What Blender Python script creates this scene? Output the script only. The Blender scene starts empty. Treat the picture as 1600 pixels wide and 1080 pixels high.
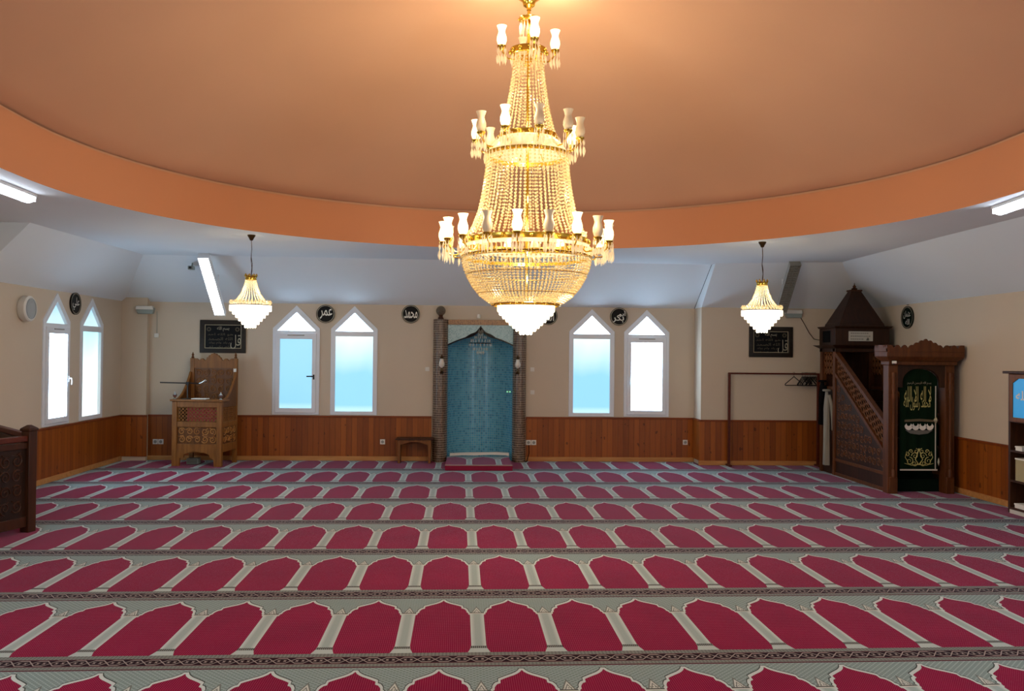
import bpy, math, random
from mathutils import Vector, Matrix
from mathutils.geometry import tessellate_polygon
PI = math.pi
rnd = random.Random(7)
scene = bpy.context.scene
COL = scene.collection

# ------------------------------------------------------------------ helpers
def lin(h):
    h = h.lstrip('#')
    out = []
    for i in (0, 2, 4):
        c = int(h[i:i + 2], 16) / 255
        out.append(c / 12.92 if c <= .04045 else ((c + .055) / 1.055) ** 2.4)
    return tuple(out)

class MB:
    """collects simple solids and links them as one mesh object"""
    def __init__(s):
        s.v, s.f, s.sm, s.mi, s.uv = [], [], [], [], {}
        s.M = Matrix.Identity(4)
        s.cm = 0
    def add(s, vs, fs, smooth=False, uvs=None):
        b = len(s.v)
        s.v += [tuple(s.M @ Vector(p)) for p in vs]
        for k, f in enumerate(fs):
            if uvs:
                s.uv[len(s.f)] = uvs[k]
            s.f.append(tuple(b + i for i in f)); s.sm.append(smooth); s.mi.append(s.cm)
        return s
    def box(s, x0, x1, y0, y1, z0, z1):
        vs = [(x, y, z) for z in (z0, z1) for y in (y0, y1) for x in (x0, x1)]
        return s.add(vs, [(0, 2, 3, 1), (4, 5, 7, 6), (0, 1, 5, 4), (2, 6, 7, 3), (0, 4, 6, 2), (1, 3, 7, 5)])
    def frustum(s, cx, cy, z0, w0, d0, z1, w1, d1):
        vs = []
        for z, w, d in ((z0, w0, d0), (z1, w1, d1)):
            vs += [(cx + a * w / 2, cy + b * d / 2, z) for b in (-1, 1) for a in (-1, 1)]
        return s.add(vs, [(0, 2, 3, 1), (4, 5, 7, 6), (0, 1, 5, 4), (2, 6, 7, 3), (0, 4, 6, 2), (1, 3, 7, 5)])
    def lathe(s, prof, c=(0, 0, 0), n=20, a0=0, a1=2 * PI, sx=1, sy=1, uvs=False):
        full = abs(a1 - a0 - 2 * PI) < 1e-6
        m = n if full else n + 1
        vs, fs, us = [], [], []
        for r, z in prof:
            for k in range(m):
                a = a0 + (a1 - a0) * k / n
                vs.append((c[0] + r * sx * math.cos(a), c[1] + r * sy * math.sin(a), c[2] + z))
        for i in range(len(prof) - 1):
            for k in range(n):
                k2 = (k + 1) % m
                fs.append((i * m + k, i * m + k2, (i + 1) * m + k2, (i + 1) * m + k))
                if uvs:
                    r = max(p[0] for p in prof) * max(sx, sy)
                    u0, u1 = r * (a1 - a0) * k / n, r * (a1 - a0) * (k + 1) / n
                    z0, z1 = prof[i][1], prof[i + 1][1]
                    us.append([(u0, z0), (u1, z0), (u1, z1), (u0, z1)])
        return s.add(vs, fs, True, us if uvs else None)
    def cyl(s, p0, p1, r0, r1=None, n=12):
        r1 = r0 if r1 is None else r1
        p0, p1 = Vector(p0), Vector(p1)
        d = (p1 - p0).normalized()
        a = d.orthogonal().normalized(); b = d.cross(a)
        vs = []
        for p, r in ((p0, r0), (p1, r1)):
            vs += [tuple(p + r * (math.cos(2 * PI * k / n) * a + math.sin(2 * PI * k / n) * b)) for k in range(n)]
        fs = [(k, (k + 1) % n, n + (k + 1) % n, n + k) for k in range(n)]
        s.add(vs, fs, True)
        return s.add(vs, [tuple(range(n))[::-1], tuple(range(n, 2 * n))])
    def tube(s, pts, r, n=6, taper=None):
        pts = [Vector(p) for p in pts]
        vs, m = [], len(pts)
        t0 = (pts[1] - pts[0]).normalized()
        a = t0.orthogonal().normalized()
        for i, p in enumerate(pts):
            t = (pts[min(i + 1, m - 1)] - pts[max(i - 1, 0)])
            t = t.normalized() if t.length > 1e-9 else t0
            a = (a - t * a.dot(t))
            a = a.normalized() if a.length > 1e-6 else t.orthogonal().normalized()
            b = t.cross(a)
            rr = r if taper is None else r * (1 + (taper - 1) * i / (m - 1))
            vs += [tuple(p + rr * (math.cos(2 * PI * k / n) * a + math.sin(2 * PI * k / n) * b)) for k in range(n)]
        fs = [(i * n + k, i * n + (k + 1) % n, (i + 1) * n + (k + 1) % n, (i + 1) * n + k) for i in range(m - 1) for k in range(n)]
        fs += [tuple(range(n))[::-1], tuple(range((m - 1) * n, m * n))]
        return s.add(vs, fs, True)
    def ball(s, c, r, n=14, sz=1.0):
        m = max(6, n // 2)
        prof = [(max(1e-4, r * math.sin(PI * i / m)), -r * sz * math.cos(PI * i / m)) for i in range(m + 1)]
        return s.lathe(prof, c, n)
    def ring(s, c, R, r, n=40, k=8, sy=1.0):
        vs, fs = [], []
        for i in range(n):
            a = 2 * PI * i / n
            for j in range(k):
                b = 2 * PI * j / k
                vs.append((c[0] + (R + r * math.cos(b)) * math.cos(a), c[1] + (R + r * math.cos(b)) * math.sin(a), c[2] + r * sy * math.sin(b)))
        for i in range(n):
            for j in range(k):
                fs.append((i * k + j, ((i + 1) % n) * k + j, ((i + 1) % n) * k + (j + 1) % k, i * k + (j + 1) % k))
        return s.add(vs, fs, True)
    def octa(s, c, w, h):
        x, y, z = c
        return s.add([(x + w, y, z), (x, y + w, z), (x - w, y, z), (x, y - w, z), (x, y, z + h), (x, y, z - h)],
                     [(0, 1, 4), (1, 2, 4), (2, 3, 4), (3, 0, 4), (1, 0, 5), (2, 1, 5), (3, 2, 5), (0, 3, 5)])
    def prism(s, poly, d0, d1=None, axis='y', holes=()):
        """polygon (2D) with holes, extruded along axis; d1 None gives a flat sheet"""
        def P(p, d):
            return {'y': (p[0], d, p[1]), 'x': (d, p[0], p[1]), 'z': (p[0], p[1], d)}[axis]
        loops = [list(poly)] + [list(h) for h in holes]
        flat = [p for l in loops for p in l]
        tris = tessellate_polygon([[Vector((p[0], p[1], 0)) for p in l] for l in loops])
        if len(loops) == 1 and len(poly) <= 4:
            tris = [tuple(range(len(poly)))]
        vs = [P(p, d0) for p in flat]
        fs = [tuple(t) for t in tris]
        if d1 is not None:
            n = len(flat)
            vs += [P(p, d1) for p in flat]
            fs += [tuple(i + n for i in reversed(t)) for t in tris]
            b = 0
            for l in loops:
                m = len(l)
                fs += [(b + i, b + (i + 1) % m, n + b + (i + 1) % m, n + b + i) for i in range(m)]
                b += m
        return s.add(vs, fs)
    def build(s, name, mat, parent=None, bevel=0, angle=40, recalc=True):
        me = bpy.data.meshes.new(name)
        me.from_pydata(s.v, [], s.f)
        if s.uv:
            l = me.uv_layers.new(name='UVMap')
            for p in me.polygons:
                if p.index in s.uv:
                    for k, li in enumerate(p.loop_indices):
                        l.data[li].uv = s.uv[p.index][k]
        for m in (mat if isinstance(mat, (list, tuple)) else [mat]):
            me.materials.append(m)
        me.polygons.foreach_set('use_smooth', s.sm)
        me.polygons.foreach_set('material_index', s.mi)
        if recalc:
            import bmesh
            bm = bmesh.new(); bm.from_mesh(me)
            bmesh.ops.recalc_face_normals(bm, faces=bm.faces)
            bm.to_mesh(me); bm.free()
        me.set_sharp_from_angle(angle=math.radians(angle))
        o = bpy.data.objects.new(name, me)
        COL.objects.link(o)
        o.parent = parent
        if bevel:
            b = o.modifiers.new('bevel', 'BEVEL'); b.width = bevel; b.segments = 2; b.limit_method = 'ANGLE'
        return o

def tag(o, label=None, cat=None, group=None, kind=None):
    for k, v in (('label', label), ('category', cat), ('group', group), ('kind', kind)):
        if v: o[k] = v
    return o

def thing(name, label, cat, loc=(0, 0, 0), rz=0, group=None, kind=None):
    o = bpy.data.objects.new(name, None)
    COL.objects.link(o)
    o.location = loc; o.rotation_euler = (0, 0, rz); o.empty_display_size = .05
    return tag(o, label, cat, group, kind)

def copy_tree(o, parent=None):
    c = o.copy(); COL.objects.link(c); c.parent = parent
    for ch in list(o.children):
        copy_tree(ch, c)
    return c

# ------------------------------------------------------------------ node materials
class S:
    """a scalar socket with arithmetic"""
    def __init__(s, t, sock): s.t, s.k = t, sock
    def op(s, o, b=None, c=None, clamp=False):
        n = s.t.nodes.new('ShaderNodeMath'); n.operation = o; n.use_clamp = clamp
        for i, x in enumerate((s, b, c)):
            if x is None: continue
            if isinstance(x, S): s.t.links.new(x.k, n.inputs[i])
            else: n.inputs[i].default_value = x
        return S(s.t, n.outputs[0])
    def __add__(s, b): return s.op('ADD', b)
    def __sub__(s, b): return s.op('SUBTRACT', b)
    def __mul__(s, b): return s.op('MULTIPLY', b)
    def __truediv__(s, b): return s.op('DIVIDE', b)
    def frac(s): return s.op('FRACT')
    def floor(s): return s.op('FLOOR')
    def abs(s): return s.op('ABSOLUTE')
    def lt(s, b): return s.op('LESS_THAN', b)
    def gt(s, b): return s.op('GREATER_THAN', b)
    def max(s, b): return s.op('MAXIMUM', b)
    def min(s, b): return s.op('MINIMUM', b)
    def sin(s): return s.op('SINE')
    def inv(s): return (s * -1.0) + 1.0
    def between(s, a, b): return s.gt(a) * s.lt(b)

class Mat:
    def __init__(s, name, color='#808080', rough=.6, metal=0.0, spec=.5):
        s.m = bpy.data.materials.new(name); s.m.use_nodes = True
        s.t = s.m.node_tree; s.n = s.t.nodes
        s.b = s.n['Principled BSDF']
        s.c = (*lin(color), 1)
        s.b.inputs['Base Color'].default_value = s.c
        s.b.inputs['Roughness'].default_value = rough
        s.b.inputs['Metallic'].default_value = metal
        s.b.inputs['Specular IOR Level'].default_value = spec
    def set(s, **k):
        for a, v in k.items():
            s.b.inputs[a.replace('_', ' ')].default_value = v
        return s
    def coord(s, kind='Object'):
        n = s.n.new('ShaderNodeTexCoord'); return n.outputs[kind]
    def xyz(s, kind='Object'):
        n = s.n.new('ShaderNodeSeparateXYZ'); s.t.links.new(s.coord(kind), n.inputs[0])
        return [S(s.t, n.outputs[i]) for i in range(3)]
    def vec(s, x, y, z=0.0):
        n = s.n.new('ShaderNodeCombineXYZ')
        for i, v in enumerate((x, y, z)):
            if isinstance(v, S): s.t.links.new(v.k, n.inputs[i])
            else: n.inputs[i].default_value = v
        return n.outputs[0]
    def noise(s, vec, scale=5, detail=3, rough=.5):
        n = s.n.new('ShaderNodeTexNoise'); n.inputs['Scale'].default_value = scale
        n.inputs['Detail'].default_value = detail; n.inputs['Roughness'].default_value = rough
        if vec is not None: s.t.links.new(vec, n.inputs['Vector'])
        return S(s.t, n.outputs['Fac'])
    def white(s, vec):
        n = s.n.new('ShaderNodeTexWhiteNoise'); s.t.links.new(vec, n.inputs['Vector'])
        return S(s.t, n.outputs['Value'])
    def col(s, c):
        return (*lin(c), 1) if isinstance(c, str) else c
    def mix(s, f, a, b, mode='MIX'):
        n = s.n.new('ShaderNodeMix'); n.data_type = 'RGBA'; n.blend_type = mode
        for sock, v in ((n.inputs[0], f), (n.inputs[6], a), (n.inputs[7], b)):
            if isinstance(v, S): s.t.links.new(v.k, sock)
            elif isinstance(v, bpy.types.NodeSocket): s.t.links.new(v, sock)
            elif isinstance(v, float): sock.default_value = v
            else: sock.default_value = s.col(v)
        return n.outputs[2]
    def base(s, sock):
        s.t.links.new(sock, s.b.inputs['Base Color']); return s
    def rough(s, sock):
        s.t.links.new(sock.k, s.b.inputs['Roughness']); return s
    def bump(s, h, strength=.3, dist=.01):
        n = s.n.new('ShaderNodeBump'); n.inputs['Strength'].default_value = strength; n.inputs['Distance'].default_value = dist
        s.t.links.new(h.k, n.inputs['Height']); s.t.links.new(n.outputs[0], s.b.inputs['Normal']); return s
    def emit(s, c, st):
        if isinstance(c, bpy.types.NodeSocket): s.t.links.new(c, s.b.inputs['Emission Color'])
        else: s.b.inputs['Emission Color'].default_value = s.col(c)
        if isinstance(st, S): s.t.links.new(st.k, s.b.inputs['Emission Strength'])
        else: s.b.inputs['Emission Strength'].default_value = st
        return s

def plain(name, c, rough=.6, metal=0.0, spec=.5, var=.06, scale=6):
    """one colour with a soft mottling"""
    m = Mat(name, c, rough, metal, spec)
    f = m.noise(m.coord(), scale, 4)
    r, g, b = lin(c)
    m.base(m.mix(f, (r * (1 - var), g * (1 - var), b * (1 - var), 1), (r * (1 + var), g * (1 + var), b * (1 + var), 1)))
    return m.m

def wood(name, dark, light, axis=2, rough=.5, scale=1.0, spec=.3):
    m = Mat(name, dark, rough, 0, spec)
    xyz = m.xyz()
    k = [14 * scale] * 3; k[axis] = 1.6 * scale
    v = m.vec(xyz[0] * k[0], xyz[1] * k[1], xyz[2] * k[2])
    f = m.noise(v, 1.5, 6, .6)
    m.base(m.mix((f - .25) * 2.0, dark, light))
    m.bump(f, .15, .003)
    return m.m

def planks(name, dark, light, axis=0, width=.092):
    """tongue and groove boards, boards along z"""
    m = Mat(name, dark, .42, 0, .35)
    xyz = m.xyz()
    a = xyz[axis]
    cell = (a / width)
    idx = cell.floor()
    fr = cell.frac()
    tone = m.white(m.vec(idx, 3.3))
    v = m.vec((a + idx * .37) * 22.0, xyz[2] * 2.2, idx)
    g = m.noise(v, 1.2, 5, .6)
    knots = m.noise(m.vec(a * 9.0, xyz[2] * 5.5, idx * 1.7), 1.6, 1, .4).gt(.735)
    f = (tone * .6 + g * .6) - .1
    c = m.mix(f, dark, light)
    c = m.mix(knots * .6, c, '#3a1605')
    gr = (fr - .5).abs().gt(.46)
    c = m.mix(gr * .5, c, '#3a1a08')
    m.base(c)
    m.bump(gr.inv(), .5, .004)
    return m.m

def mosaic(name, cols, grout, size=.03, gw=.12, rough=.25, uv=True):
    m = Mat(name, cols[0], rough, 0, .5)
    x, y, z = m.xyz('UV' if uv else 'Object')
    if not uv: y = z
    x, y = x / size, y / size
    w = m.white(m.vec(x.floor(), y.floor(), .5))
    w2 = m.white(m.vec(x.floor(), y.floor(), 7.5))
    c = m.mix(w, cols[0], cols[1])
    c = m.mix(w2.gt(.82), c, cols[2])
    gm = ((x.frac() - .5).abs().gt(.5 - gw / 2)).max((y.frac() - .5).abs().gt(.5 - gw / 2))
    m.base(m.mix(gm, c, grout))
    m.rough(gm * .5 + rough)
    m.bump(gm.inv(), .4, .002)
    return m.m

W = {}
W['wall'] = plain('wall_paint', '#cabba6', .85, 0, .2, .05, 1.2)
W['white'] = plain('ceiling_paint', '#dfe8ee', .9, 0, .2, .03, 1.0)
W['drum'] = plain('drum_orange_paint', '#cd9069', .85, 0, .2, .03, .8)
W['dome'] = plain('dome_salmon_paint', '#d2a484', .9, 0, .2, .06, .5)
W['pine'] = planks('pine_boards_along_x', '#74380e', '#a55a19', 0)
W['pine_y'] = planks('pine_boards_along_y', '#74380e', '#a55a19', 1)
W['cap'] = wood('pine_cap', '#6a2c0e', '#8f4515', 0)
W['skirt'] = wood('pale_pine', '#a9703a', '#c79157', 0)
W['walnut'] = wood('walnut', '#5a3214', '#8a5424', 2)
W['oak'] = wood('carved_oak', '#6e4219', '#98642c', 2)
W['oak_light'] = wood('carved_oak_relief', '#94602a', '#c08a48', 2)
W['oak_dark'] = wood('carved_oak_recess', '#553214', '#764a21', 2)
W['dark'] = wood('dark_walnut', '#2c160a', '#4d2a13', 2)
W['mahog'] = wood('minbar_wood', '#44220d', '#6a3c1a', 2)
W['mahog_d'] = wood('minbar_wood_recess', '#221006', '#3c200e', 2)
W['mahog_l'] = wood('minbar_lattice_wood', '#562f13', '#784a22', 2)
W['rail'] = wood('red_brown_rail', '#46180d', '#622714', 1)
W['pvc'] = plain('white_pvc', '#dfe4ea', .35, 0, .5, .02)
W['plastic'] = plain('white_plastic', '#dcd9d0', .4, 0, .5, .02)
W['grey_plastic'] = plain('grey_green_plastic', '#8f9a93', .45, 0, .5, .03)
W['black'] = plain('black_metal', '#0d0d0e', .35, 0, .5, .1)
W['black_gloss'] = plain('black_gloss_panel', '#07080a', .4, 0, .15, .1)
W['frame_black'] = wood('black_brown_frame', '#15100a', '#2a2118', 0, .3)
W['silver'] = plain('silver_ink', '#d8d8cf', .35, .2, .5, .05)
W['gold'] = plain('gold_thread', '#c3bd78', .5, .2, .5, .1, 40)
W['dimgold'] = plain('dim_gold_ink', '#6d6248', .5, .3, .5, .2, 30)
W['brass'] = plain('polished_brass', '#dcbc50', .2, 1.0, .5, .05)
W['bronze'] = plain('old_bronze', '#4d3a20', .35, .9, .5, .1)
W['chrome'] = plain('silver_metal', '#c9cac6', .2, 1.0, .5, .05)
W['green'] = plain('green_velvet', '#0c1f10', .95, 0, .1, .15, 30)
W['green_dk'] = plain('dark_green_carpet', '#0b1a10', .95, 0, .1, .15, 30)
W['robe'] = plain('off_white_cotton', '#8f8a7d', .9, 0, .1, .06, 9)
W['coat'] = plain('black_wool', '#0c0b0b', .95, 0, .1, .2, 20)
W['paper'] = plain('white_paper', '#e9e6dc', .8, 0, .2, .02)
W['pink'] = plain('pink_cloth', '#c23a58', .9, 0, .1, .25, 25)
W['cord'] = plain('dark_cord', '#3c2a1c', .6, 0, .3, .05)
W['red'] = plain('red_carpet_edge', '#85203a', .95, 0, .1, .1, 40)

def rel(name, c):  # colour with vertical tint of daylight behind frosted glass
    return c
def pane_mat(name, low, high, top, mid=.5, soft=.35, strength=1.0):  # glow and colour fade are painted in for the daylight outside
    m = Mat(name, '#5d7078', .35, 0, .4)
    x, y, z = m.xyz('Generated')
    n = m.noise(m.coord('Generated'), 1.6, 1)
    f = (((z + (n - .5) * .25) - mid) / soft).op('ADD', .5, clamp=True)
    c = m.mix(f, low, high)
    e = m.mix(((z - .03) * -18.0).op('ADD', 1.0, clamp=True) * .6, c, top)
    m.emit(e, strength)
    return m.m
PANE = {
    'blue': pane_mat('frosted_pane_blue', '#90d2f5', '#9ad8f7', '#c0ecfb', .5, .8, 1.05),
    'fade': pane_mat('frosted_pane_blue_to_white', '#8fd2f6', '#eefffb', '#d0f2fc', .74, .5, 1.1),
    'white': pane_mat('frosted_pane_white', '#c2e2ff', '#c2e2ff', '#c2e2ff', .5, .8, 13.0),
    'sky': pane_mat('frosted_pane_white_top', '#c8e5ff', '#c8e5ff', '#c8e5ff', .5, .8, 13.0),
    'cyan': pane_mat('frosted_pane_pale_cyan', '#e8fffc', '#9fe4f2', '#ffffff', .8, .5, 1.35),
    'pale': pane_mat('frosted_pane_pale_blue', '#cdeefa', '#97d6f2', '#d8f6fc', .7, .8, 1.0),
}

def lamp_mat(name, c, st, base='#f5efe0'):
    m = Mat(name, base, .4); m.emit(c, st); return m.m
W['tube'] = lamp_mat('lit_fluorescent_diffuser', '#eef4ff', 15.0)
W['tube_off'] = plain('unlit_louvre_white', '#8d8c86', .4)
W['shade_on'] = lamp_mat('lit_frosted_glass_shade', '#ffe2a6', 2.2)
W['shade_off'] = lamp_mat('unlit_frosted_glass_shade', '#ffdfb0', .10, '#c9b596')  # lamp is off; a faint warm glow is painted into its glass
W['bulb'] = lamp_mat('glowing_bulb', '#ffdf9a', 14.0)
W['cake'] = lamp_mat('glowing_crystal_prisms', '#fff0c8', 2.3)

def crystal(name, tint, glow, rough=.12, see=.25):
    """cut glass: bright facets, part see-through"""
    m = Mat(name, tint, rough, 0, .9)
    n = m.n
    m.emit(tint, glow)  # glow painted in for lamplight refracted by the glass
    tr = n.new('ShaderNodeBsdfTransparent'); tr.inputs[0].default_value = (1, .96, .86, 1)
    tl = n.new('ShaderNodeBsdfTranslucent'); tl.inputs[0].default_value = m.c
    m1 = n.new('ShaderNodeMixShader'); m1.inputs[0].default_value = .35
    m2 = n.new('ShaderNodeMixShader'); m2.inputs[0].default_value = see
    m.t.links.new(m.b.outputs[0], m1.inputs[1]); m.t.links.new(tl.outputs[0], m1.inputs[2])
    m.t.links.new(m1.outputs[0], m2.inputs[1]); m.t.links.new(tr.outputs[0], m2.inputs[2])
    m.t.links.new(m2.outputs[0], n['Material Output'].inputs[0])
    return m.m
W['bead'] = crystal('cut_glass_beads', '#e6d5ab', .03, .1, .3)
W['bead_hi'] = crystal('cut_glass_beads_by_bulbs', '#f3e6c6', .07, .1, .3)  # lamplit copy of the beads: paler, with a stronger painted glow
W['prism'] = crystal('clear_glass_prisms', '#f7ead0', .2, .08, .35)
W['clear'] = crystal('clear_glass', '#d9e4e4', .05, .05, .45)
W['smoke'] = crystal('smoked_glass', '#6a625a', 0.0, .1, .45)

# prayer carpet: rows of arched niches between little columns
RW, RD = .4707, 1.3997
def carpet_mat(name):
    m = Mat(name, '#801a35', .9, 0, .03)
    m.set(Sheen_Weight=.6, Sheen_Roughness=.14, Sheen_Tint=(.62, .80, 1, 1))  # blue tint puts the windows' reflected glare into the pile
    x, y, z = m.xyz()
    cx = x / RW
    uu = (cx.frac() - .5).abs()             # 0 niche centre, .5 column centre
    cu = uu.inv() * 1.0 - .5                # distance from column centre
    rowi = (y / RD)
    v = rowi.frac() * RD                    # 0 column base, 1.095 niche tip
    prof = [(0, 1.10), (.025, 1.068), (.06, 1.043), (.1, 1.022), (.18, .99), (.245, .962), (.272, .948), (.274, .905), (.31, .893), (.33, .872), (.347, .845), (.35, .812), (.372, .795), (.375, .762), (.398, .757), (.402, 0.0), (.5, 0.0)]
    def curve(sock):
        fc = m.n.new('ShaderNodeFloatCurve')
        cv = fc.mapping.curves[0]
        while len(cv.points) < len(prof): cv.points.new(.5, .5)
        for p, (q, h) in zip(cv.points, prof):
            p.location = (q * 2, h / 1.4); p.handle_type = 'VECTOR'
        fc.mapping.update()
        m.t.links.new((sock * 2.0).k, fc.inputs['Value'])
        return S(m.t, fc.outputs[0]) * 1.4
    top = curve(uu)
    top2 = curve((uu - .026).max(0.0)) + .022
    top3 = curve((uu - .034).max(0.0)) + .03
    pile = m.noise(m.coord(), 420, 2)
    tone = m.noise(m.coord(), 2.2, 4)
    # fields
    red = m.mix(tone, '#740430', '#98083f')
    dots = (x * (PI / .0125)).sin().abs() * (y * (PI / .018)).sin().abs()
    red = m.mix(dots.gt(.72) * .42, red, '#d8708c')
    # spandrel: diamonds on grey green
    dia = (((x + y) / .036).frac() - .5).abs().gt(.36).max((((x - y) / .036).frac() - .5).abs().gt(.36))
    span = m.mix(dia * .55, '#7f938f', '#b9cbc8')
    # light border along the arch
    edge = (top2 - v).gt(0.0) * v.gt(.745)
    edge2 = (top3 - v).gt(0.0) * v.gt(.745)
    span = m.mix(edge2, span, '#4c534e')
    span = m.mix(edge, span, '#d3dedb')
    # column
    shaft = m.mix((cu * 13.0).op('ADD', -.45, clamp=True), '#a9bab6', '#dbe6e2')
    incol = cu.lt(.098) * v.lt(.775)
    # capital: small leaf ornament above the column
    capt = cu / .085 + (v - .80) / .15
    incap = capt.lt(1.0) * v.between(.80, .96)
    leaf = (capt.gt(.80) + capt.between(.42, .56) + v.between(.818, .832) * (x / .014).frac().gt(.5)).min(1.0)
    capc = m.mix(leaf * .8, '#d4d9d0', '#4d554f')
    c = m.mix(v.gt(.0), red, red)
    inred = (top - v).gt(0.0)
    c = m.mix(inred, span, c)
    c = m.mix(incap, c, capc)
    c = m.mix(cu.lt(.115) * v.between(.765, .79), c, '#d2d6cb')
    c = m.mix(cu.lt(.108) * v.between(.79, .805), c, '#555852')
    c = m.mix(incol, c, shaft)
    c = m.mix(cu.lt(.108) * v.between(.075, .115), c, m.mix(((x / .012).frac()).gt(.5), '#3c3f3d', '#8d918a'))
    basew = (v * -.5 + .145)
    c = m.mix(cu.lt(basew) * v.lt(.075), c, '#bccac6')
    # border band between the rows (v just under RD)
    w = v - RD
    band = w.gt(-.238)
    lace = ((x / .022).frac() - .5).abs().gt(.25) * ((w / .02).frac().gt(.45))
    bc = m.mix(lace * .6, '#858b84', '#4a4345')
    p = ((x / .105).frac() - .5).abs() * 2.0
    wv = ((w + .113).abs() / .045)
    hexl = (wv - (p * 1.9).min(1.0) * .85).abs().lt(.13)
    star = ((((x / .035).frac() - .5).abs() * 2.0) - wv).abs().lt(.25) * wv.lt(.32) * p.gt(.4)
    chain = m.mix(hexl.max(star * .8), '#2b1a1e', '#a79a94')
    bc = m.mix(w.between(-.166, -.06), bc, chain)
    bc = m.mix(w.between(-.172, -.163), bc, '#5e1a2b')
    bc = m.mix(w.between(-.064, -.056), bc, '#5e1a2b')
    bc = m.mix(w.lt(-.222), bc, '#5a1024')
    seam = (rowi / 3.0 + .33).frac().gt(.6667)
    bc = m.mix(w.lt(-.229) * seam, bc, '#120c0d')
    c = m.mix(band, c, bc)
    c = m.mix((pile - .5) * .8 + .12, c, (0.02, 0.012, 0.012, 1))
    m.base(c)
    m.bump(pile, .25, .004)
    return m.m
W['carpet'] = carpet_mat('prayer_carpet_pattern')
W['blue_tile'] = mosaic('blue_mosaic_tiles', ['#4c9fc2', '#64b4cf', '#4190b4'], '#8fb4bd', .040, .13)
W['pale_tile'] = mosaic('pale_blue_mosaic_tiles', ['#86b3bb', '#aacdd0', '#74a5b0'], '#bdd0d0', .02, .2, .3, False)
W['brown_tile'] = mosaic('brown_mosaic_tiles', ['#3a261c', '#523a2c', '#6a5342'], '#a8967f', .038, .16)
W['gold_tile'] = mosaic('amber_mosaic_tiles', ['#8a5a34', '#a87848', '#70452a'], '#c0a184', .016, .12, .3, False)

# ------------------------------------------------------------------ Arabic letter shapes (joined forms)
FORMS = {'ا': '\ufe8d\ufe8e', 'أ': '\ufe83\ufe84', 'ب': '\ufe8f\ufe90\ufe91\ufe92', 'ح': '\ufea1\ufea2\ufea3\ufea4', 'د': '\ufea9\ufeaa', 'ر': '\ufead\ufeae',
         'س': '\ufeb1\ufeb2\ufeb3\ufeb4', 'ص': '\ufeb9\ufeba\ufebb\ufebc', 'ع': '\ufec9\ufeca\ufecb\ufecc', 'ق': '\ufed5\ufed6\ufed7\ufed8', 'ك': '\ufed9\ufeda\ufedb\ufedc', 'ل': '\ufedd\ufede\ufedf\ufee0',
         'م': '\ufee1\ufee2\ufee3\ufee4', 'ن': '\ufee5\ufee6\ufee7\ufee8', 'ه': '\ufee9\ufeea\ufeeb\ufeec', 'و': '\ufeed\ufeee', 'ي': '\ufef1\ufef2\ufef3\ufef4', 'ث': '\ufe99\ufe9a\ufe9b\ufe9c'}
def arabic(t):
    out, i = [], 0
    for w in t.split(' '):
        res = []
        prev = False
        j = 0
        while j < len(w):
            ch = w[j]
            if ch == 'ل' and j + 1 < len(w) and w[j + 1] == 'ا':
                res.append('\ufefc' if prev else '\ufefb'); prev = False; j += 2; continue
            f = FORMS[ch]
            nxt = j + 1 < len(w)
            dual = len(f) == 4
            if prev and nxt and dual: g = f[3]
            elif prev: g = f[1]
            elif nxt and dual: g = f[2]
            else: g = f[0]
            res.append(g); prev = dual; j += 1
        out.append(''.join(reversed(res)))
    return ' '.join(reversed(out))

def add_text(mb, txt, cx, cz, width=None, height=None, y=0.0, bold=.0, thick=.002):
    """writes txt standing in the xz plane, facing -y, centred on (cx, cz)"""
    cu = bpy.data.curves.new('lettering', 'FONT'); cu.body = txt; cu.resolution_u = 3; cu.offset = bold
    o = bpy.data.objects.new('lettering', cu); COL.objects.link(o)
    dg = bpy.context.evaluated_depsgraph_get()
    me = bpy.data.meshes.new_from_object(o.evaluated_get(dg))
    xs = [v.co.x for v in me.vertices]; zs = [v.co.y for v in me.vertices]
    w, h = max(xs) - min(xs), max(zs) - min(zs)
    sx = width / w if width else height / h
    sz = height / h if height else sx
    if not width: sx = sz
    mx, mz = (max(xs) + min(xs)) / 2, (max(zs) + min(zs)) / 2
    vs = [(cx + (v.co.x - mx) * sx, y, cz + (v.co.y - mz) * sz) for v in me.vertices]
    mb.add(vs, [tuple(p.vertices) for p in me.polygons])
    bpy.data.objects.remove(o); bpy.data.meshes.remove(me); bpy.data.curves.remove(cu)
    return mb

def spiral(mb, cx, cz, r, turns=1.3, a0=0, hand=1, y=0, tr=.006, n=16):
    pts = []
    for i in range(n + 1):
        t = i / n
        a = a0 + hand * t * turns * 2 * PI
        rr = r * (1 - .82 * t)
        pts.append((cx + rr * math.cos(a), y, cz + rr * math.sin(a)))
    mb.tube(pts, tr, 5, .6)
    return mb

def scrolls(mb, x0, x1, z0, z1, cell, y=0, tr=.006, inside=None):
    """rows of carved scrolls with leaf stems"""
    nx = max(1, round((x1 - x0) / cell)); nz = max(1, round((z1 - z0) / cell))
    dx, dz = (x1 - x0) / nx, (z1 - z0) / nz
    for i in range(nx):
        for j in range(nz):
            cx, cz = x0 + (i + .5) * dx, z0 + (j + .5) * dz
            if inside and not inside(cx, cz): continue
            h = 1 if (i + j) % 2 else -1
            spiral(mb, cx, cz, min(dx, dz) * .47, 1.45, rnd.uniform(0, 2 * PI), h, y, tr)
            cx += rnd.uniform(-.12, .12) * dx; cz += rnd.uniform(-.12, .12) * dz
            q = min(dx, dz) * .3
            mb.tube([(cx - q * h, y, cz + q * 1.5), (cx, y - tr * .3, cz + q * .9), (cx + q * 1.4 * h, y, cz + q * 1.2)], tr * .9, 5, .4)
    return mb

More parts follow.
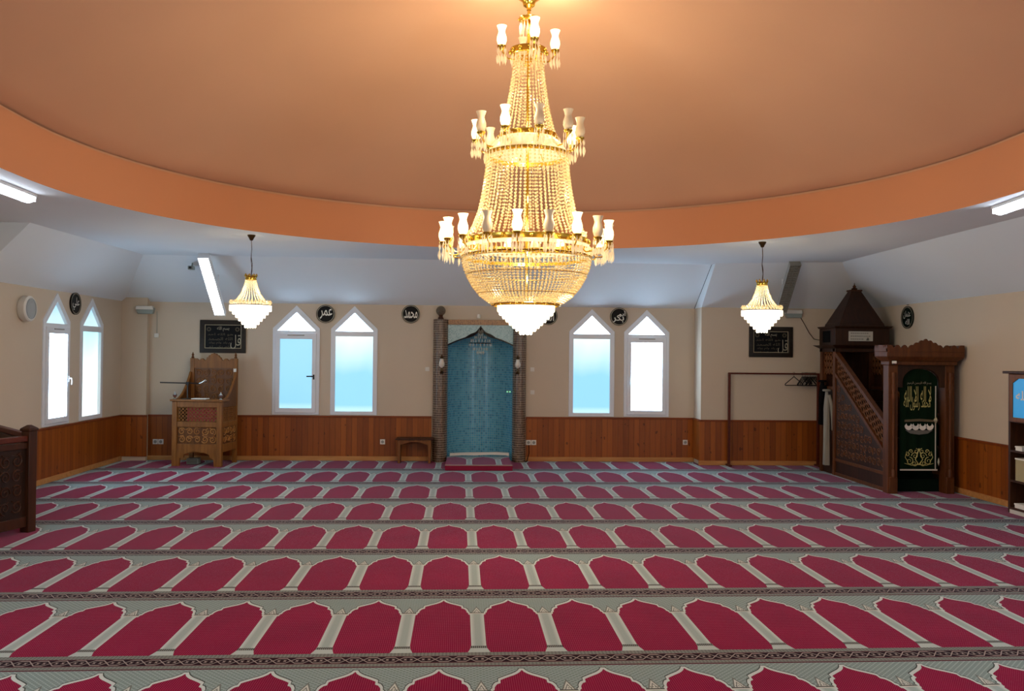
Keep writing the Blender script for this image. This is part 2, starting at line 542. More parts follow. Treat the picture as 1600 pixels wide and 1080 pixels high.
def lattice(mb, x0, x1, z0, z1, cell, y0, y1, w=.008, inside=None):
    """pierced screen: crossing diagonals with rosettes, clipped to the rectangle"""
    nx = max(1, round((x1 - x0) / cell)); nz = max(1, round((z1 - z0) / cell))
    dx, dz = (x1 - x0) / nx, (z1 - z0) / nz
    ym = (y0 + y1) / 2
    for i in range(nx):
        for j in range(nz):
            a, b = x0 + i * dx, z0 + j * dz
            cx, cz = a + dx / 2, b + dz / 2
            if inside and not inside(cx, cz): continue
            mb.cyl((a, ym, b), (a + dx, ym, b + dz), w, n=5)
            mb.cyl((a + dx, ym, b), (a, ym, b + dz), w, n=5)
            R = min(dx, dz) * .27
            mb.tube([(cx + R * math.cos(2 * PI * k / 8), ym, cz + R * math.sin(2 * PI * k / 8)) for k in range(9)], w * .9, 5)
    return mb

# ------------------------------------------------------------------ room shell
XL, XR, YB, YF = -5.707, 6.652, 14.636, -2.0
YR, XJ = 14.2, 3.89                 # the back wall steps forward beyond XJ
ZS, ZW, ZN = 3.28, 2.63, .755       # soffit, wall top, panelling top
DX, DY, DR, DZ = .51, 7.67, 4.325, 3.779

def structure(o, label, cat):
    return tag(o, label, cat, kind='structure')

mb = MB().box(XL - .3, XR + .3, YF - .3, YB + .9, -.2, -.012)
structure(mb.build('floor', plain('screed', '#8a857c', .9)), 'plain floor slab lying under the patterned carpet', 'floor')

WPENT = [(-.39, .765), (.39, .765), (.39, 2.215), (0, 2.6), (-.39, 2.215)]
def pent(cx, s=.02):
    return [(cx - .39 + s, .765 + s), (cx + .39 - s, .765 + s), (cx + .39 - s, 2.215 - s * .4), (cx, 2.6 - s * 1.4), (cx - .39 + s, 2.215 - s * .4)]
BW = [-2.875, -1.91, 2.115, 3.06]   # window centres on the back wall
LW = [12.265, 13.385]               # on the left wall
MX0, MX1 = -.335, .765              # prayer niche opening
outer = [(XL, 0), (MX0, 0), (MX0, 2.30), (MX1, 2.30), (MX1, 0), (XJ, 0), (XJ, ZW), (XL, ZW)]
mb = MB().prism(outer, YB, axis='y', holes=[pent(c) for c in BW])
mb.prism([(XJ, 0), (XR, 0), (XR, ZW), (XJ, ZW)], YR, axis='y')
mb.add([(XJ, YR, 0), (XJ, YB, 0), (XJ, YB, ZW), (XJ, YR, ZW)], [(0, 1, 2, 3)])
mb.box(XL, -5.29, 14.52, YB + .02, 0, 2.80)
structure(mb.build('wall_back', W['wall']), 'long beige painted wall holding the tiled prayer niche and four pointed windows', 'wall')
mb = MB().prism([(YF, 0), (YB, 0), (YB, ZW), (10.24, ZW), (10.24, ZS), (YF, ZS)], XL, axis='x', holes=[pent(c) for c in LW])
structure(mb.build('wall_left', W['wall']), 'beige side wall with two pointed windows and a round white loudspeaker', 'wall')
mb = MB().prism([(YF, 0), (YR, 0), (YR, ZW), (YF, ZW)], XR, axis='x')
structure(mb.build('wall_right', W['wall']), 'beige side wall behind the tall wooden stepped pulpit', 'wall')
mb = MB().prism([(XL, 0), (XR, 0), (XR, ZS), (XL, ZS)], YF, axis='y')
structure(mb.build('wall_front', W['wall']), 'plain beige wall behind the viewer closing the hall', 'wall')

def oval(v, f=1.75):   # the dome opening is longer towards the entrance than towards the niche
    return (v[0], DY + (v[1] - DY) * f, v[2]) if v[1] < DY else v
circ = [oval((DX + DR * math.cos(2 * PI * k / 128), DY + DR * math.sin(2 * PI * k / 128), 0))[:2] for k in range(128)]
mb = MB().prism([(XL, YF), (5.69, YF), (5.69, 10), (5.73, 12.95), (XJ, 13.4), (XJ - .01, 13.6), (-4.96, 13.4), (-5.08, 10.24), (XL, 10.24)], ZS, axis='z', holes=[circ])
mb.add([(-5.08, 10.24, ZS), (-4.96, 13.4, ZS), (XL, YB, ZW), (XL, 10.24, ZW)], [(0, 1, 2, 3)])
mb.add([(-5.08, 10.24, ZS), (XL, 10.24, ZS), (XL, 10.24, ZW)], [(0, 1, 2)])
mb.add([(-4.96, 13.4, ZS), (XJ - .01, 13.6, ZS), (XJ - .01, YB, ZW), (XL, YB, ZW)], [(0, 1, 2, 3)])
mb.add([(XJ, 13.4, ZS), (5.73, 12.95, ZS), (XR, YR, ZW), (XJ, YR, ZW)], [(0, 1, 2, 3)])
mb.add([(XJ, 13.4, ZS), (XJ, 13.6, ZS), (XJ, YB, ZW), (XJ, YR, ZW)], [(0, 1, 2, 3)])
mb.add([(5.69, YF, ZS), (5.69, 10, ZS), (5.73, 12.95, ZS), (XR, YR, ZW), (XR, YF, ZW)], [(0, 1, 2, 3, 4)])
structure(mb.build('ceiling', W['white'], recalc=False), 'pale grey flat ceiling ring with sloping edges around the dome', 'ceiling')
mb = MB().lathe([(DR, ZS), (DR, DZ)], (DX, DY, 0), 128)
mb.v = [oval(v) for v in mb.v]
dr = mb.build('ceiling_drum', W['drum'])
structure(dr, 'orange upright band running round the foot of the dome', 'ceiling')
prof = [(DR + .03, DZ - .004), (DR + .03, DZ + .03)]
for i in range(25):
    t = 1 - i / 24
    prof.append((max(.02, DR * .992 * t), DZ + .03 + 1.25 * (1 - t ** 1.75)))
mb = MB().lathe(prof, (DX, DY, 0), 128)
mb.v = [oval(v) for v in mb.v]
structure(mb.build('ceiling_dome', W['dome']), 'shallow salmon painted dome above the big chandelier', 'ceiling')
DTOP = DZ + .03 + 1.25

# pine panelling with cap rail, pale skirting
def panelling(n, label, boxargs, mat, axis):
    x0, x1, y0, y1 = boxargs
    p = structure(MB().box(x0, x1, y0, y1, .07, ZN - .02).build(f'trim_{n}', mat), label, 'panelling')
    c = .012
    e = [x0 - (c if axis == 'y' else 0), x1 + (c if axis == 'y' else 0), y0 - (c if axis == 'x' else 0), y1]
    MB().box(*e, ZN - .03, ZN).build('cap_rail', W['cap'], p, .004)
    return p
T = .02
panelling(1, 'pine board panelling from the corner past the carved seat to the niche', (XL + .02, -.60, YB - T, YB), W['pine'], 'x')
panelling(2, 'pine board panelling under the windows beyond the niche', (1.0, XJ - .02, YB - T, YB), W['pine'], 'x')
panelling(3, 'dark pine panelling behind the coat rail', (XJ - T, XR - .02, YR - T, YR), W['pine'], 'x')
panelling(4, 'orange pine panelling under the side windows', (XL, XL + T, YF, YB), W['pine_y'], 'y')
panelling(5, 'pine panelling between the stepped pulpit and the bookcase', (XR - T, XR, YF, YR), W['pine_y'], 'y')
panelling(6, 'short return of pine panelling where the wall steps forward', (XJ - T, XJ, YR, YB), W['pine_y'], 'y')
panelling(7, 'narrow pine panel round the corner pier', (XL + .02, -5.27, 14.50, 14.52), W['pine'], 'x')
for nm, b, lb in (('baseboard_back', (XL + .02, -.60, YB - .035, YB), 'pale pine skirting along the wall with the carved seat'),
              ('baseboard_back.001', (1.0, XJ, YB - .035, YB), 'pale pine skirting beyond the tiled niche'),
              ('baseboard_back.002', (XJ - .035, XR, YR - .035, YR), 'pale pine skirting under the coat rail'),
              ('baseboard_left', (XL, XL + .035, YF, YB), 'pale pine skirting under the side windows'),
              ('baseboard_right', (XR - .035, XR, YF, YR), 'pale pine skirting between pulpit and bookcase')):
    structure(MB().box(*b, 0, .075).build(nm, W['skirt'], None, .006), lb, 'skirting')

# carpet
ca = .0084
mb = MB()
Rm = Matrix.Rotation(-ca, 4, 'Z') @ Matrix.Translation((-.0882, -5.238, 0))
mb.M = Rm
mb.prism([(XL + .02, YF), (XR - .02, YF), (XR - .02, YR - .02), (XJ - .02, YR - .02), (XJ - .02, YB - .02), (XL + .02, YB - .02)], -.012, 0.0, 'z')
o = mb.build('prayer_carpet', W['carpet'])
o.location = (.0882, 5.238, 0); o.rotation_euler = (0, 0, ca)
tag(o, 'wall to wall crimson prayer carpet woven with rows of grey arched niches', 'carpet')

# ------------------------------------------------------------------ windows
def window(n, loc, rz, label, low, tri, sash, hand=1, dark=False):
    t = thing(f'window_{n}', label, 'window', loc, rz, kind='structure')
    inner_lo = [(-.315, .825), (.315, .825), (.315, 2.09), (-.315, 2.09)]
    inner_hi = [(-.315, 2.175), (.315, 2.175), (0, 2.485)]
    MB().prism(WPENT, -.018, .06, 'y', [inner_lo, inner_hi]).build('window_frame', W['pvc'], t, .004)
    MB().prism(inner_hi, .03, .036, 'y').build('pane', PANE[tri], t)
    if sash:
        so = [(-.337, .80), (.337, .80), (.337, 2.13), (-.337, 2.13)]
        si = [(-.268, .875), (.268, .875), (.268, 2.035), (-.268, 2.035)]
        s = MB().prism(so, -.042, .02, 'y', [si]).build('sash', W['pvc'], t, .006)
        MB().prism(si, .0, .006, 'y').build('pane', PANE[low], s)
        mb = MB().box(hand * .302 - .013, hand * .302 + .013, -.055, -.04, 1.36, 1.44)
        mb.cyl((hand * .302, -.04, 1.41), (hand * .302, -.085, 1.41), .009)
        if dark: mb.tube([(hand * .302, -.085, 1.41), (hand * .25, -.088, 1.412), (hand * .19, -.086, 1.41)], .011, 8)
        else: mb.tube([(hand * .302, -.085, 1.41), (hand * .302, -.09, 1.37), (hand * .302, -.086, 1.32)], .009, 8)
        mb.build('handle', W['black'] if dark else W['pvc'], s)
        mb = MB().box(-.14, .14, -.05, -.04, 2.09, 2.105)
        mb.build('vent', W['tube_off'], s)
    else:
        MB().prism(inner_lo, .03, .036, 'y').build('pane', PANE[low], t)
    # reveal behind the frame
    MB().prism(pent(0, .015), .058, .066, 'y').build('backing', W['white'], t)
    return t
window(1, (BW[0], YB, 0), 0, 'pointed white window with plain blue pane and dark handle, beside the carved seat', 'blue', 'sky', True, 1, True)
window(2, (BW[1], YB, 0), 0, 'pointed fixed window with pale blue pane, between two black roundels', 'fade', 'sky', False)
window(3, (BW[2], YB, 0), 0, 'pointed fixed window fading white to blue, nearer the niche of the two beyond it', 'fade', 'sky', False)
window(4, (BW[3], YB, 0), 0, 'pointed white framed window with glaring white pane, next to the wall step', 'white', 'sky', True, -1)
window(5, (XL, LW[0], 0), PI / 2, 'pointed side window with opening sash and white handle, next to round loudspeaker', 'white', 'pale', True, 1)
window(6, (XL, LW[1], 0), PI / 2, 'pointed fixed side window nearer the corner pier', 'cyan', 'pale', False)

# ------------------------------------------------------------------ tiled prayer niche
t = thing('prayer_niche', 'blue mosaic prayer niche between brown tiled half columns', 'prayer niche', (.215, YB, 0))
mb = MB().lathe([(1, .0), (1, 2.3)], (0, .02, 0), 40, 0, PI, .55, .55, True)
mb.add([(-.55, .02, 2.3), (.55, .02, 2.3), (.55, .6, 2.3), (-.55, .6, 2.3)], [(0, 1, 2, 3)])
mb.build('niche_wall', W['blue_tile'], t)
# arch panel
arch = []
for k in range(25):
    x = -.55 + k * 1.1 / 24
    a = abs(x)
    z = 1.975 + .165 * (1 - (a / .55) ** 1.7)
    if a < .17: z += .10 * (1 - a / .17) ** 1.6
    arch.append((x, z))
poly = [(-.55, 2.305)] + arch + [(.55, 2.305)]
MB().prism(poly, -.05, .0, 'y').build('spandrel', W['pale_tile'], t)
mb = MB()
mb.tube([(x, -.052, z - .012) for x, z in arch], .012, 6)
mb.tube([(-.24, -.055, 2.09), (-.17, -.055, 2.135), (-.08, -.06, 2.17), (-.04, -.06, 2.21), (0, -.06, 2.275), (.04, -.06, 2.21), (.08, -.06, 2.17), (.17, -.055, 2.135), (.24, -.055, 2.09)], .016, 6)
mb.prism([(-.06, 2.19), (0, 2.14), (.06, 2.19), (0, 2.28)], -.07, -.05, 'y')
mb.octa((0, -.06, 2.235), .03, .05)
mb.build('arch_moulding', W['black'], t)
MB().box(-.55, .55, -.07, 0, 2.305, 2.39).build('frieze', W['gold_tile'], t, .004)
for s, w in ((-1, .25), (1, .23)):
    x0 = s * (.55 + w / 2)
    mb = MB().lathe([(1, 0), (1, 2.39)], (x0, 0, 0), 24, -PI, 0, w / 2, .19, True)
    mb.lathe([(1, 2.39), (.001, 2.39)], (x0, 0, 0), 24, -PI, 0, w / 2, .19)
    mb.build('column', W['brown_tile'], t)
mb = MB().prism([(-.5, .085), (-.3, .10), (-.1, .095), (.2, .11), (.45, .10), (.5, .085), (.5, .14), (.3, .15), (-.2, .145), (-.5, .13)], -.02, .05, 'y')
mb.build('sill', W['plastic'], t)

# carpeted step in front of the niche
t = thing('niche_step', 'low crimson carpeted step standing in front of the prayer niche', 'step', (.19, 13.40, 0))
MB().box(-.525, .525, 0, 1.17, 0, .078).build('riser', W['red'], t, .008)
mb = MB()
o = MB().box(-.37, .67, -.05, 1.12, .0, .006).build('step_carpet', W['carpet'], t)
o.location = (-.15, .05, .078)
MB().box(-.525, .525, -.004, .05, .079, .087).build('step_edging', plain('pale_edging', '#a58f86', .9), t)

def globe_lamp():
    t = thing('globe_lamp', 'smoked glass globe lamp on a dark foot on top of the tiled column', 'lamp', (-.46, YB - .08, 2.39))
    MB().lathe([(.045, 0), (.05, .02), (.03, .05), (.04, .075), (.035, .08), (.001, .08)], n=16).build('lamp_foot', W['dark'], t)
    MB().ball((0, 0, .145), .082, 18).build('globe', W['smoke'], t)
globe_lamp()
def sconce(x, label):
    t = thing('wall_sconce', label, 'lamp', (x, YB - .19, 1.60), 0, 'sconces on the niche columns')
    MB().lathe([(.03, 0), (.035, .02), (.012, .05), (.008, .11)], (0, -.02, -.12), 12).build('bracket', W['bronze'], t)
    MB().tube([(0, 0, -.06), (0, -.05, -.1), (0, -.09, -.07), (0, -.09, -.02)], .009, 6).build('arm', W['bronze'], t)
    MB().lathe([(.014, 0), (.045, .03), (.05, .07), (.03, .13), (.036, .15)], (0, -.09, -.02), 14).build('glass_shade', W['shade_sc'], t)
    MB().lathe([(.038, 0), (.02, .03), (.006, .07)], (0, -.09, .13), 12).build('shade_cap', W['bronze'], t)
W['shade_sc'] = plain('pale_glass', '#cfcabd', .15, 0, .8)
sconce(-.43, 'small bronze sconce with pale glass on the column beneath the globe')
sconce(.835, 'small bronze sconce with pale glass on the column without a globe')
t = thing('crystal_pendant', 'small clear crystal pendant hanging inside the arch of the niche', 'lamp', (.215, YB + .1, 2.2))
MB().cyl((0, 0, .1), (0, 0, -.05), .006).build('stem', W['bronze'], t)
mb = MB()
for k in range(18):
    a = 2 * PI * k / 18
    for j, (r, z) in enumerate(((.04, -.05), (.10, -.10), (.16, -.16), (.19, -.23), (.12, -.30), (.06, -.36))):
        mb.octa((r * math.cos(a + j * .17), r * math.sin(a + j * .17) * .7, z), .011, .032)
tag(mb.build('crystal_drops', W['clear'], t), kind='stuff')
MB().ring((0, 0, -.2), .19, .006, 32, 6).build('hoop', W['bronze'], t)
t = thing('indicator_light', 'tiny green indicator light box inside the niche edge', 'light', (.715, YB + .11, 1.17))
MB().box(-.05, .03, -.02, .0, -.012, .02).build('case', W['grey_plastic'], t)
gl = lamp_mat('green_led', '#3dffb0', 1.2)
for k in (-.035, .01):
    MB().box(k - .008, k + .01, -.024, -.02, -.006, .012).build('led', gl, t)

# sockets and switches
def socket(x, z, label, y=YB - T, grp='wall sockets in the pine panelling', hole=True):
    t = thing('wall_socket', label, 'socket', (x, y, z), 0, grp)
    MB().prism([(-.042, -.042), (.042, -.042), (.042, .042), (-.042, .042)], -.012, 0, 'y').build('plate', W['plastic'], t, .004)
    mb = MB(); mb.M = Matrix.Rotation(PI / 2, 4, 'X')
    mb.lathe([(.024, .0125), (.026, .014), (.02, .0145), (.001, .013)], n=14)
    mb.build('receptacle', W['tube_off'], t)
socket(-5.165, .305, 'white socket beside the carved seat, the one nearer the corner pier')
socket(-5.075, .305, 'white socket beside the carved seat, the one nearer the seat')
socket(-1.416, .32, 'single white socket in the panelling near the low wooden bench')
socket(1.045, .32, 'white socket touching the tiled column, next to its twin')
socket(1.135, .32, 'white socket one plate away from the tiled column')
socket(3.736, .335, 'single white socket in the panelling next to the wall step')
def switch(x, z, label):
    t = thing('wall_switch', label, 'switch', (x, YB, z), 0, 'switches beside the niche')
    MB().box(-.035, .035, -.012, 0, -.035, .035).build('plate', W['plastic'], t, .004)
    MB().box(-.018, .018, -.017, -.012, -.02, .02).build('rocker', W['plastic'], t, .003)
switch(-.68, 1.55, 'white wall switch between the pointed window and the niche column below the globe')
switch(1.10, 1.56, 'upper white wall switch beside the niche')
switch(1.105, 1.17, 'lower white wall switch beside the niche')
t = thing('motion_sensor', 'tiny white sensor fixed above the amber frieze of the niche', 'sensor', (.18, YB, 2.45))
MB().lathe([(.03, -.03), (.032, .02), (.02, .035), (.001, .036)], (0, -.03, 0), 12).build('sensor_body', W['plastic'], t)
MB().box(-.02, .02, -.012, 0, -.03, .03).build('bracket', W['plastic'], t)
mb = MB().tube([(1.05, YB - .03, .28), (1.055, YB - .05, .15), (1.03, YB - .06, .05), (1.02, YB - .09, .012), (.99, YB - .14, .006)], .007, 6)
tag(mb.build('power_cable', W['coat']), 'thin dark cable drooping from the sockets at the tiled column to the floor', 'cable')

# ------------------------------------------------------------------ low bench
t = thing('bench', 'low dark wooden bench with an arched apron, against the panelling by the niche', 'bench', (-.865, 14.42, 0))
MB().box(-.31, .31, -.16, .16, .385, .41).build('bench_top', W['dark'], t, .005)
ap = [(-.27, .385), (-.27, .28)] + [(-.25 + .5 * k / 14, .29 + .065 * math.sin(PI * k / 14)) for k in range(15)] + [(.27, .28), (.27, .385)]
MB().prism(ap, -.135, -.12, 'y').build('apron', W['walnut'], t)
MB().prism(ap, .12, .135, 'y').build('apron', W['walnut'], t)
for s in (-1, 1):
    mb = MB(); x = s * .25
    mb.prism([(x - .02, 0), (x + .02, 0), (x + .025, .385), (x - .025, .385)], -.14, .14, 'y')
    mb.build('end_board', W['walnut'], t, .003)

# ------------------------------------------------------------------ roundels and framed calligraphy
W['paleline'] = plain('pale_gilt_line', '#b8ac8c', .4, .2)
W['greyink'] = plain('grey_gold_ink', '#a39c86', .4, .2)
W['dimink'] = plain('faded_gold_ink', '#5d5440', .5, .2, .4, .2, 30)
def roundel(x, z, txt, label, y=YB, rz=0, rx=.153, rzz=.153, ink=None, field=None, hook=False):
    loc = (x, y, z) if rz == 0 else (y, x, z)
    t = thing('calligraphy_roundel', label, 'roundel', loc, rz, 'calligraphy roundels round the walls')
    def ell(f): return [(rx * f * math.cos(2 * PI * k / 40), rzz * f * math.sin(2 * PI * k / 40)) for k in range(40)]
    MB().prism(ell(1), -.02, 0, 'y').build('disc', field or W['black_gloss'], t)
    mb = MB().prism(ell(.93), -.0235, -.02, 'y', [ell(.88)])
    mb.build('border_ring', W['greyink'], t)
    MB().prism(ell(1.0), -.026, -.018, 'y', [ell(.95)]).build('rim', W['black'], t)
    mb = MB()
    if isinstance(txt, str): txt = [(txt, 0, 0, 1.2, .9)]
    for s, dx, dz, w, h in txt:
        add_text(mb, arabic(s), dx * rx, dz * rzz, w * rx, h * rzz, -.0235, .008)
    mb.build('lettering', ink or W['silver'], t)
    if hook:
        MB().ring((0, -.01, rzz + .02), .015, .004, 14, 6).build('hook', W['black'], t)
    return t
roundel(-2.393, 2.462, [('عمر', .05, 0, 1.35, 1.1)], 'black lettered roundel between the two windows beside the carved seat')
roundel(-.967, 2.477, [('محمد', 0, 0, 1.45, .95)], 'black lettered roundel between a window and the globe lamp')
roundel(1.368, 2.474, [('الله', 0, 0, 1.2, 1.1)], 'black lettered roundel half hidden behind the chandelier bottom')
roundel(2.577, 2.477, [('أبو', .36, .3, .75, .7), ('بكر', -.1, -.2, 1.3, .95)], 'black lettered roundel between the two windows next to the wall step')
roundel(12.81, 2.485, [('علي', 0, 0, 1.3, 1.15)], 'shiny black roundel on the side wall between two pointed windows', XL, PI / 2, .165, .16)
roundel(12.71, 2.43, [('عثمان', 0, .25, 1.2, .7), ('الله', .1, -.4, .7, .5)], 'green black hanging roundel on the wall above the stepped pulpit gate', XR, -PI / 2, .175, .17, None, plain('green_black_panel', '#0a1a15', .2), True)

def calligraphy_frame(x, z, w, h, y, label):
    t = thing('calligraphy_picture', label, 'framed picture', (x, y, z), 0, 'framed calligraphy pictures')
    a, b = w / 2, h / 2
    def R(f): return [(-a + f, -b + f), (a - f, -b + f), (a - f, b - f), (-a + f, b - f)]
    MB().prism(R(0), -.035, 0, 'y', [R(.075)]).build('picture_frame', W['frame_black'], t, .008)
    MB().prism(R(.07), -.012, -.004, 'y').build('panel', W['black_gloss'], t)
    MB().prism(R(.078), -.017, -.012, 'y', [R(.086)]).build('gilt_border', W['paleline'], t)
    mb = MB()
    add_text(mb, arabic('قل'), a * .55, -b * .32, .17, .24, -.015, .0).build('lettering', W['greyink'], t)
    add_text(MB(), arabic('بسم الله'), -.0, b * .46, .2, .085, -.015).build('lettering', W['greyink'], t)
    for k, s in enumerate(('هو الله احد', 'الله الصمد', 'لم يلد ولم يولد', 'ولم يكن له')):
        add_text(MB(), arabic(s), -a * .12, b * .12 - k * .07, .42 - .02 * k, .05, -.0145).build('small_lettering', W['dimink'], t)
    for s in (-1, 1):
        mb = MB(); mb.M = Matrix.Translation((s * a * .62, -.0145, b * .44)) @ Matrix.Rotation(PI / 2, 4, 'X')
        mb.lathe([(.035, 0), (.03, .001), (.026, 0)], n=18)
        for q in range(8):
            c_, s_ = math.cos(q * PI / 4), math.sin(q * PI / 4)
            mb.octa((.02 * c_, .02 * s_, 0), .006, .002)
        mb.build('rosette', W['dimink'], t)
    return t
calligraphy_frame(-4.085, 2.063, .755, .55, YB, 'dark framed Arabic calligraphy on the wall above the carved seat')
calligraphy_frame(5.065, 2.063, .745, .51, YR, 'dark framed Arabic calligraphy on the wall above the coat rail')

# emergency lights, loudspeaker, small fittings
def emergency(x, z, y, label):
    t = thing('emergency_light', label, 'emergency light', (x, y, z), 0, 'emergency lights near the ceiling corners')
    MB().prism([(-.11, -.07), (.13, -.07), (.15, .03), (-.15, .03)], -.09, 0, 'y').build('housing', W['grey_plastic'], t, .01)
    MB().prism([(-.145, .0), (.145, .0), (.13, .06), (-.13, .06)], -.10, -.02, 'y').build('diffuser', W['plastic'], t, .008)
emergency(-5.31, 2.49, 14.52, 'grey green emergency light on the corner pier beside the side windows')
emergency(5.43, 2.54, YR, 'grey emergency light behind the unlit sloping lamp')
t = thing('junction_box', 'small white cable box hanging under a thin cord near the corner pier', 'cable box', (-5.17, YB, 2.07))
MB().box(-.035, .035, -.035, 0, -.035, .035).build('box_body', W['plastic'], t, .005)
m2 = MB().tube([(0, -.012, .035), (0, -.012, .2), (-.003, -.012, .40)], .004, 5).build('cord', W['grey_plastic'], t)
t = thing('round_loudspeaker', 'round white loudspeaker on the side wall beside the pointed window', 'loudspeaker', (XL, 11.36, 2.335), PI / 2)
mb = MB(); mb.M = Matrix.Rotation(PI / 2, 4, 'X')
mb.lathe([(.15, 0), (.165, .02), (.165, .09), (.15, .105), (.135, .105)], n=36)
mb.build('speaker_case', W['plastic'], t)
mb = MB(); mb.M = Matrix.Rotation(PI / 2, 4, 'X')
mb.lathe([(.137, .098), (.09, .108), (.001, .112)], n=30)
for k in range(-6, 7):
    z = k * .019
    hw = math.sqrt(max(0, .132 ** 2 - z * z))
    mb.M = Matrix.Identity(4)
    mb.box(-hw, hw, -.117, -.108, z - .003, z + .003)
mb.build('grille', plain('grey_mesh', '#a9adad', .5), t)
mb = MB().tube([(5.56, YR - .01, 2.5), (5.62, YR - .01, 2.40), (5.72, YR - .015, 2.22), (5.80, YR - .02, 2.12), (5.93, YR - .1, 2.09)], .006, 6)
tag(mb.build('speaker_wire', W['cord']), 'thin brown wire sagging from the emergency light to the stepped pulpit', 'wire')

W['grey_paper'] = plain('shaded_paper', '#b9b6ac', .8)
W['paper2'] = plain('white_trim', '#c9c6bb', .7)
W['greyink2'] = plain('grey_ink', '#6b6a63', .7)
W['bluepanel'] = lamp_mat('glowing_blue_panel', '#1f8fd0', .35, '#2a9bd8')  # no lamp behind it; the poster's brightness is put in as glow

# ------------------------------------------------------------------ carved preaching seat
seat_rz = math.radians(-8)
K = thing('preaching_seat', 'carved honey oak preaching seat with high scalloped back and writing desk', 'preaching seat', (-4.245, 13.79, 0), seat_rz)
hw, dp = .405, .64
# corner posts
for x in (-1, 1):
    px = x * (hw - .04)
    MB().box(px - .04, px + .04, 0, .07, 0, 1.02).build('corner_post', W['oak'], K, .006)
    MB().box(px - .035, px + .035, dp - .05, dp, 0, 1.70).build('back_post', W['oak'], K, .006)
    mb = MB().lathe([(.018, 0), (.026, .02), (.012, .035), (.022, .055), (.012, .075), (.004, .10)], (px, dp - .025, 1.70), 12)
    mb.build('back_finial', W['oak_dark'], K)
    mb = MB().lathe([(.03, 0), (.012, .02), (.03, .05), (.034, .07), (.012, .095), (.006, .12)], (x * (hw - .03), .03, 1.055), 14)
    mb.build('desk_finial', W['chrome'], K)
# front rails
for z0, z1 in ((.225, .35), (.615, .70), (.93, 1.02)):
    MB().box(-hw + .08, hw - .08, .008, .05, z0, z1).build('front_rail', W['oak'], K, .004)
# shaped apron with scalloped underside
ap = [(-hw + .08, .24), (-hw + .08, .0), (-hw + .12, .0), (-hw + .13, .12)]
ap += [(-hw + .19, .14), (-hw + .2, .185), (-.12, .215), (0, .222), (.12, .215), (hw - .2, .185), (hw - .19, .14), (hw - .13, .12), (hw - .12, 0), (hw - .08, 0), (hw - .08, .24)]
MB().prism(ap, .008, .05, 'y').build('apron', W['oak'], K, .003)
# lower carved panel
p = MB().box(-hw + .08, hw - .08, .03, .045, .35, .615).build('carved_panel', W['oak_dark'], K)
scrolls(MB(), -hw + .09, hw - .09, .36, .61, .115, .028, .0095).build('scroll_carving', W['oak_light'], p)
# pierced upper panel, pink cloth behind
p = lattice(MB(), -hw + .08, hw - .08, .70, .93, .0575, .02, .04, .006).build('lattice_panel', W['oak'], K)
MB().box(-.19, hw - .09, .075, .085, .705, .925).build('pink_lining', W['pink'], K)
MB().box(-hw + .08, -.19, .09, .10, .70, .93).build('dark_sheet', W['coat'], K)  # black sheet behind the lattice, beside the pink cloth
# desk top
MB().box(-hw - .025, hw + .025, -.03, .24, 1.02, 1.052).build('desk_top', W['oak'], K, .008)
# sides: rails, panels and swept arm
for x in (-1, 1):
    xo, xi = x * hw, x * (hw - .04)
    lo, hi = min(xo, xi), max(xo, xi)
    for z0, z1 in ((.225, .35), (.615, .70)):
        MB().box(lo, hi, .07, dp - .05, z0, z1).build('side_rail', W['oak'], K, .004)
    p = MB().box(min(xo - x * .015, xi), max(xo - x * .015, xi), .07, dp - .05, .35, .615).build('side_panel', W['oak_dark'], K)
    mb = MB(); mb.M = Matrix.Translation((xo - x * .012, 0, 0)) @ Matrix.Rotation(PI / 2, 4, 'Z')
    scrolls(mb, .09, dp - .07, .36, .61, .115, 0, .0095).build('scroll_carving', W['oak_light'], p)
    mb = MB(); mb.M = Matrix.Translation((xo - x * .02, 0, 0)) @ Matrix.Rotation(PI / 2, 4, 'Z')
    lattice(mb, .07, dp - .05, .70, .95, .0575, -.01, .01, .006).build('side_lattice', W['oak'], K)
    # arm board whose upper edge sweeps up to the back
    top = [(.02 + (dp - .07) * k / 16, 1.03 + .44 * (k / 16) ** 2.2) for k in range(17)]
    MB().prism([(.02, .93)] + [(dp - .05, .93)] + top[::-1], lo + .006, hi - .006, 'x').build('arm_board', W['oak_dark'], K, .003)
    MB().tube([((lo + hi) / 2, a, b) for a, b in top], .022, 8).build('arm_rail', W['oak'], K)
# seat and back
MB().box(-hw + .05, hw - .05, .25, dp - .02, .66, .70).build('seat', W['oak'], K, .004)
MB().box(-hw + .05, hw - .05, dp - .03, dp - .005, .2, 1.56).build('backrest', W['oak_dark'], K)
mb = scrolls(MB(), -hw + .09, hw - .09, 1.0, 1.53, .12, dp - .036, .009)
mb.build('back_carving', W['oak'], K)
mb = MB().box(-hw + .06, hw - .06, dp - .045, dp, 1.54, 1.62)
crest = [(-hw + .05, 1.61)]
for k in range(141):
    x = -hw + .05 + (2 * hw - .1) * k / 140
    q = x / (hw - .05)
    z = 1.655 + .042 * abs(math.cos(q * PI * 3.5))
    if abs(q) < .34: z = max(z, 1.69 + .075 * math.cos(q / .34 * PI / 2) + .02 * abs(math.cos(q * PI * 9)))
    crest.append((x, z))
crest.append((hw - .05, 1.61))
mb.prism(crest, dp - .045, dp, 'y')
mb.build('crest_rail', W['oak'], K)
def on_seat(x, y, z):
    c_, s_ = math.cos(seat_rz), math.sin(seat_rz)
    return (-4.245 + x * c_ - y * s_, 13.79 + x * s_ + y * c_, z)
t = thing('microphone_stand', 'black microphone stand with long sideways boom on the desk of the carved seat', 'microphone', on_seat(-.19, .08, 1.052), 0)
MB().lathe([(.10, 0), (.10, .008), (.06, .014), (.012, .02), (.001, .021)], n=20).build('stand_base', W['black'], t)
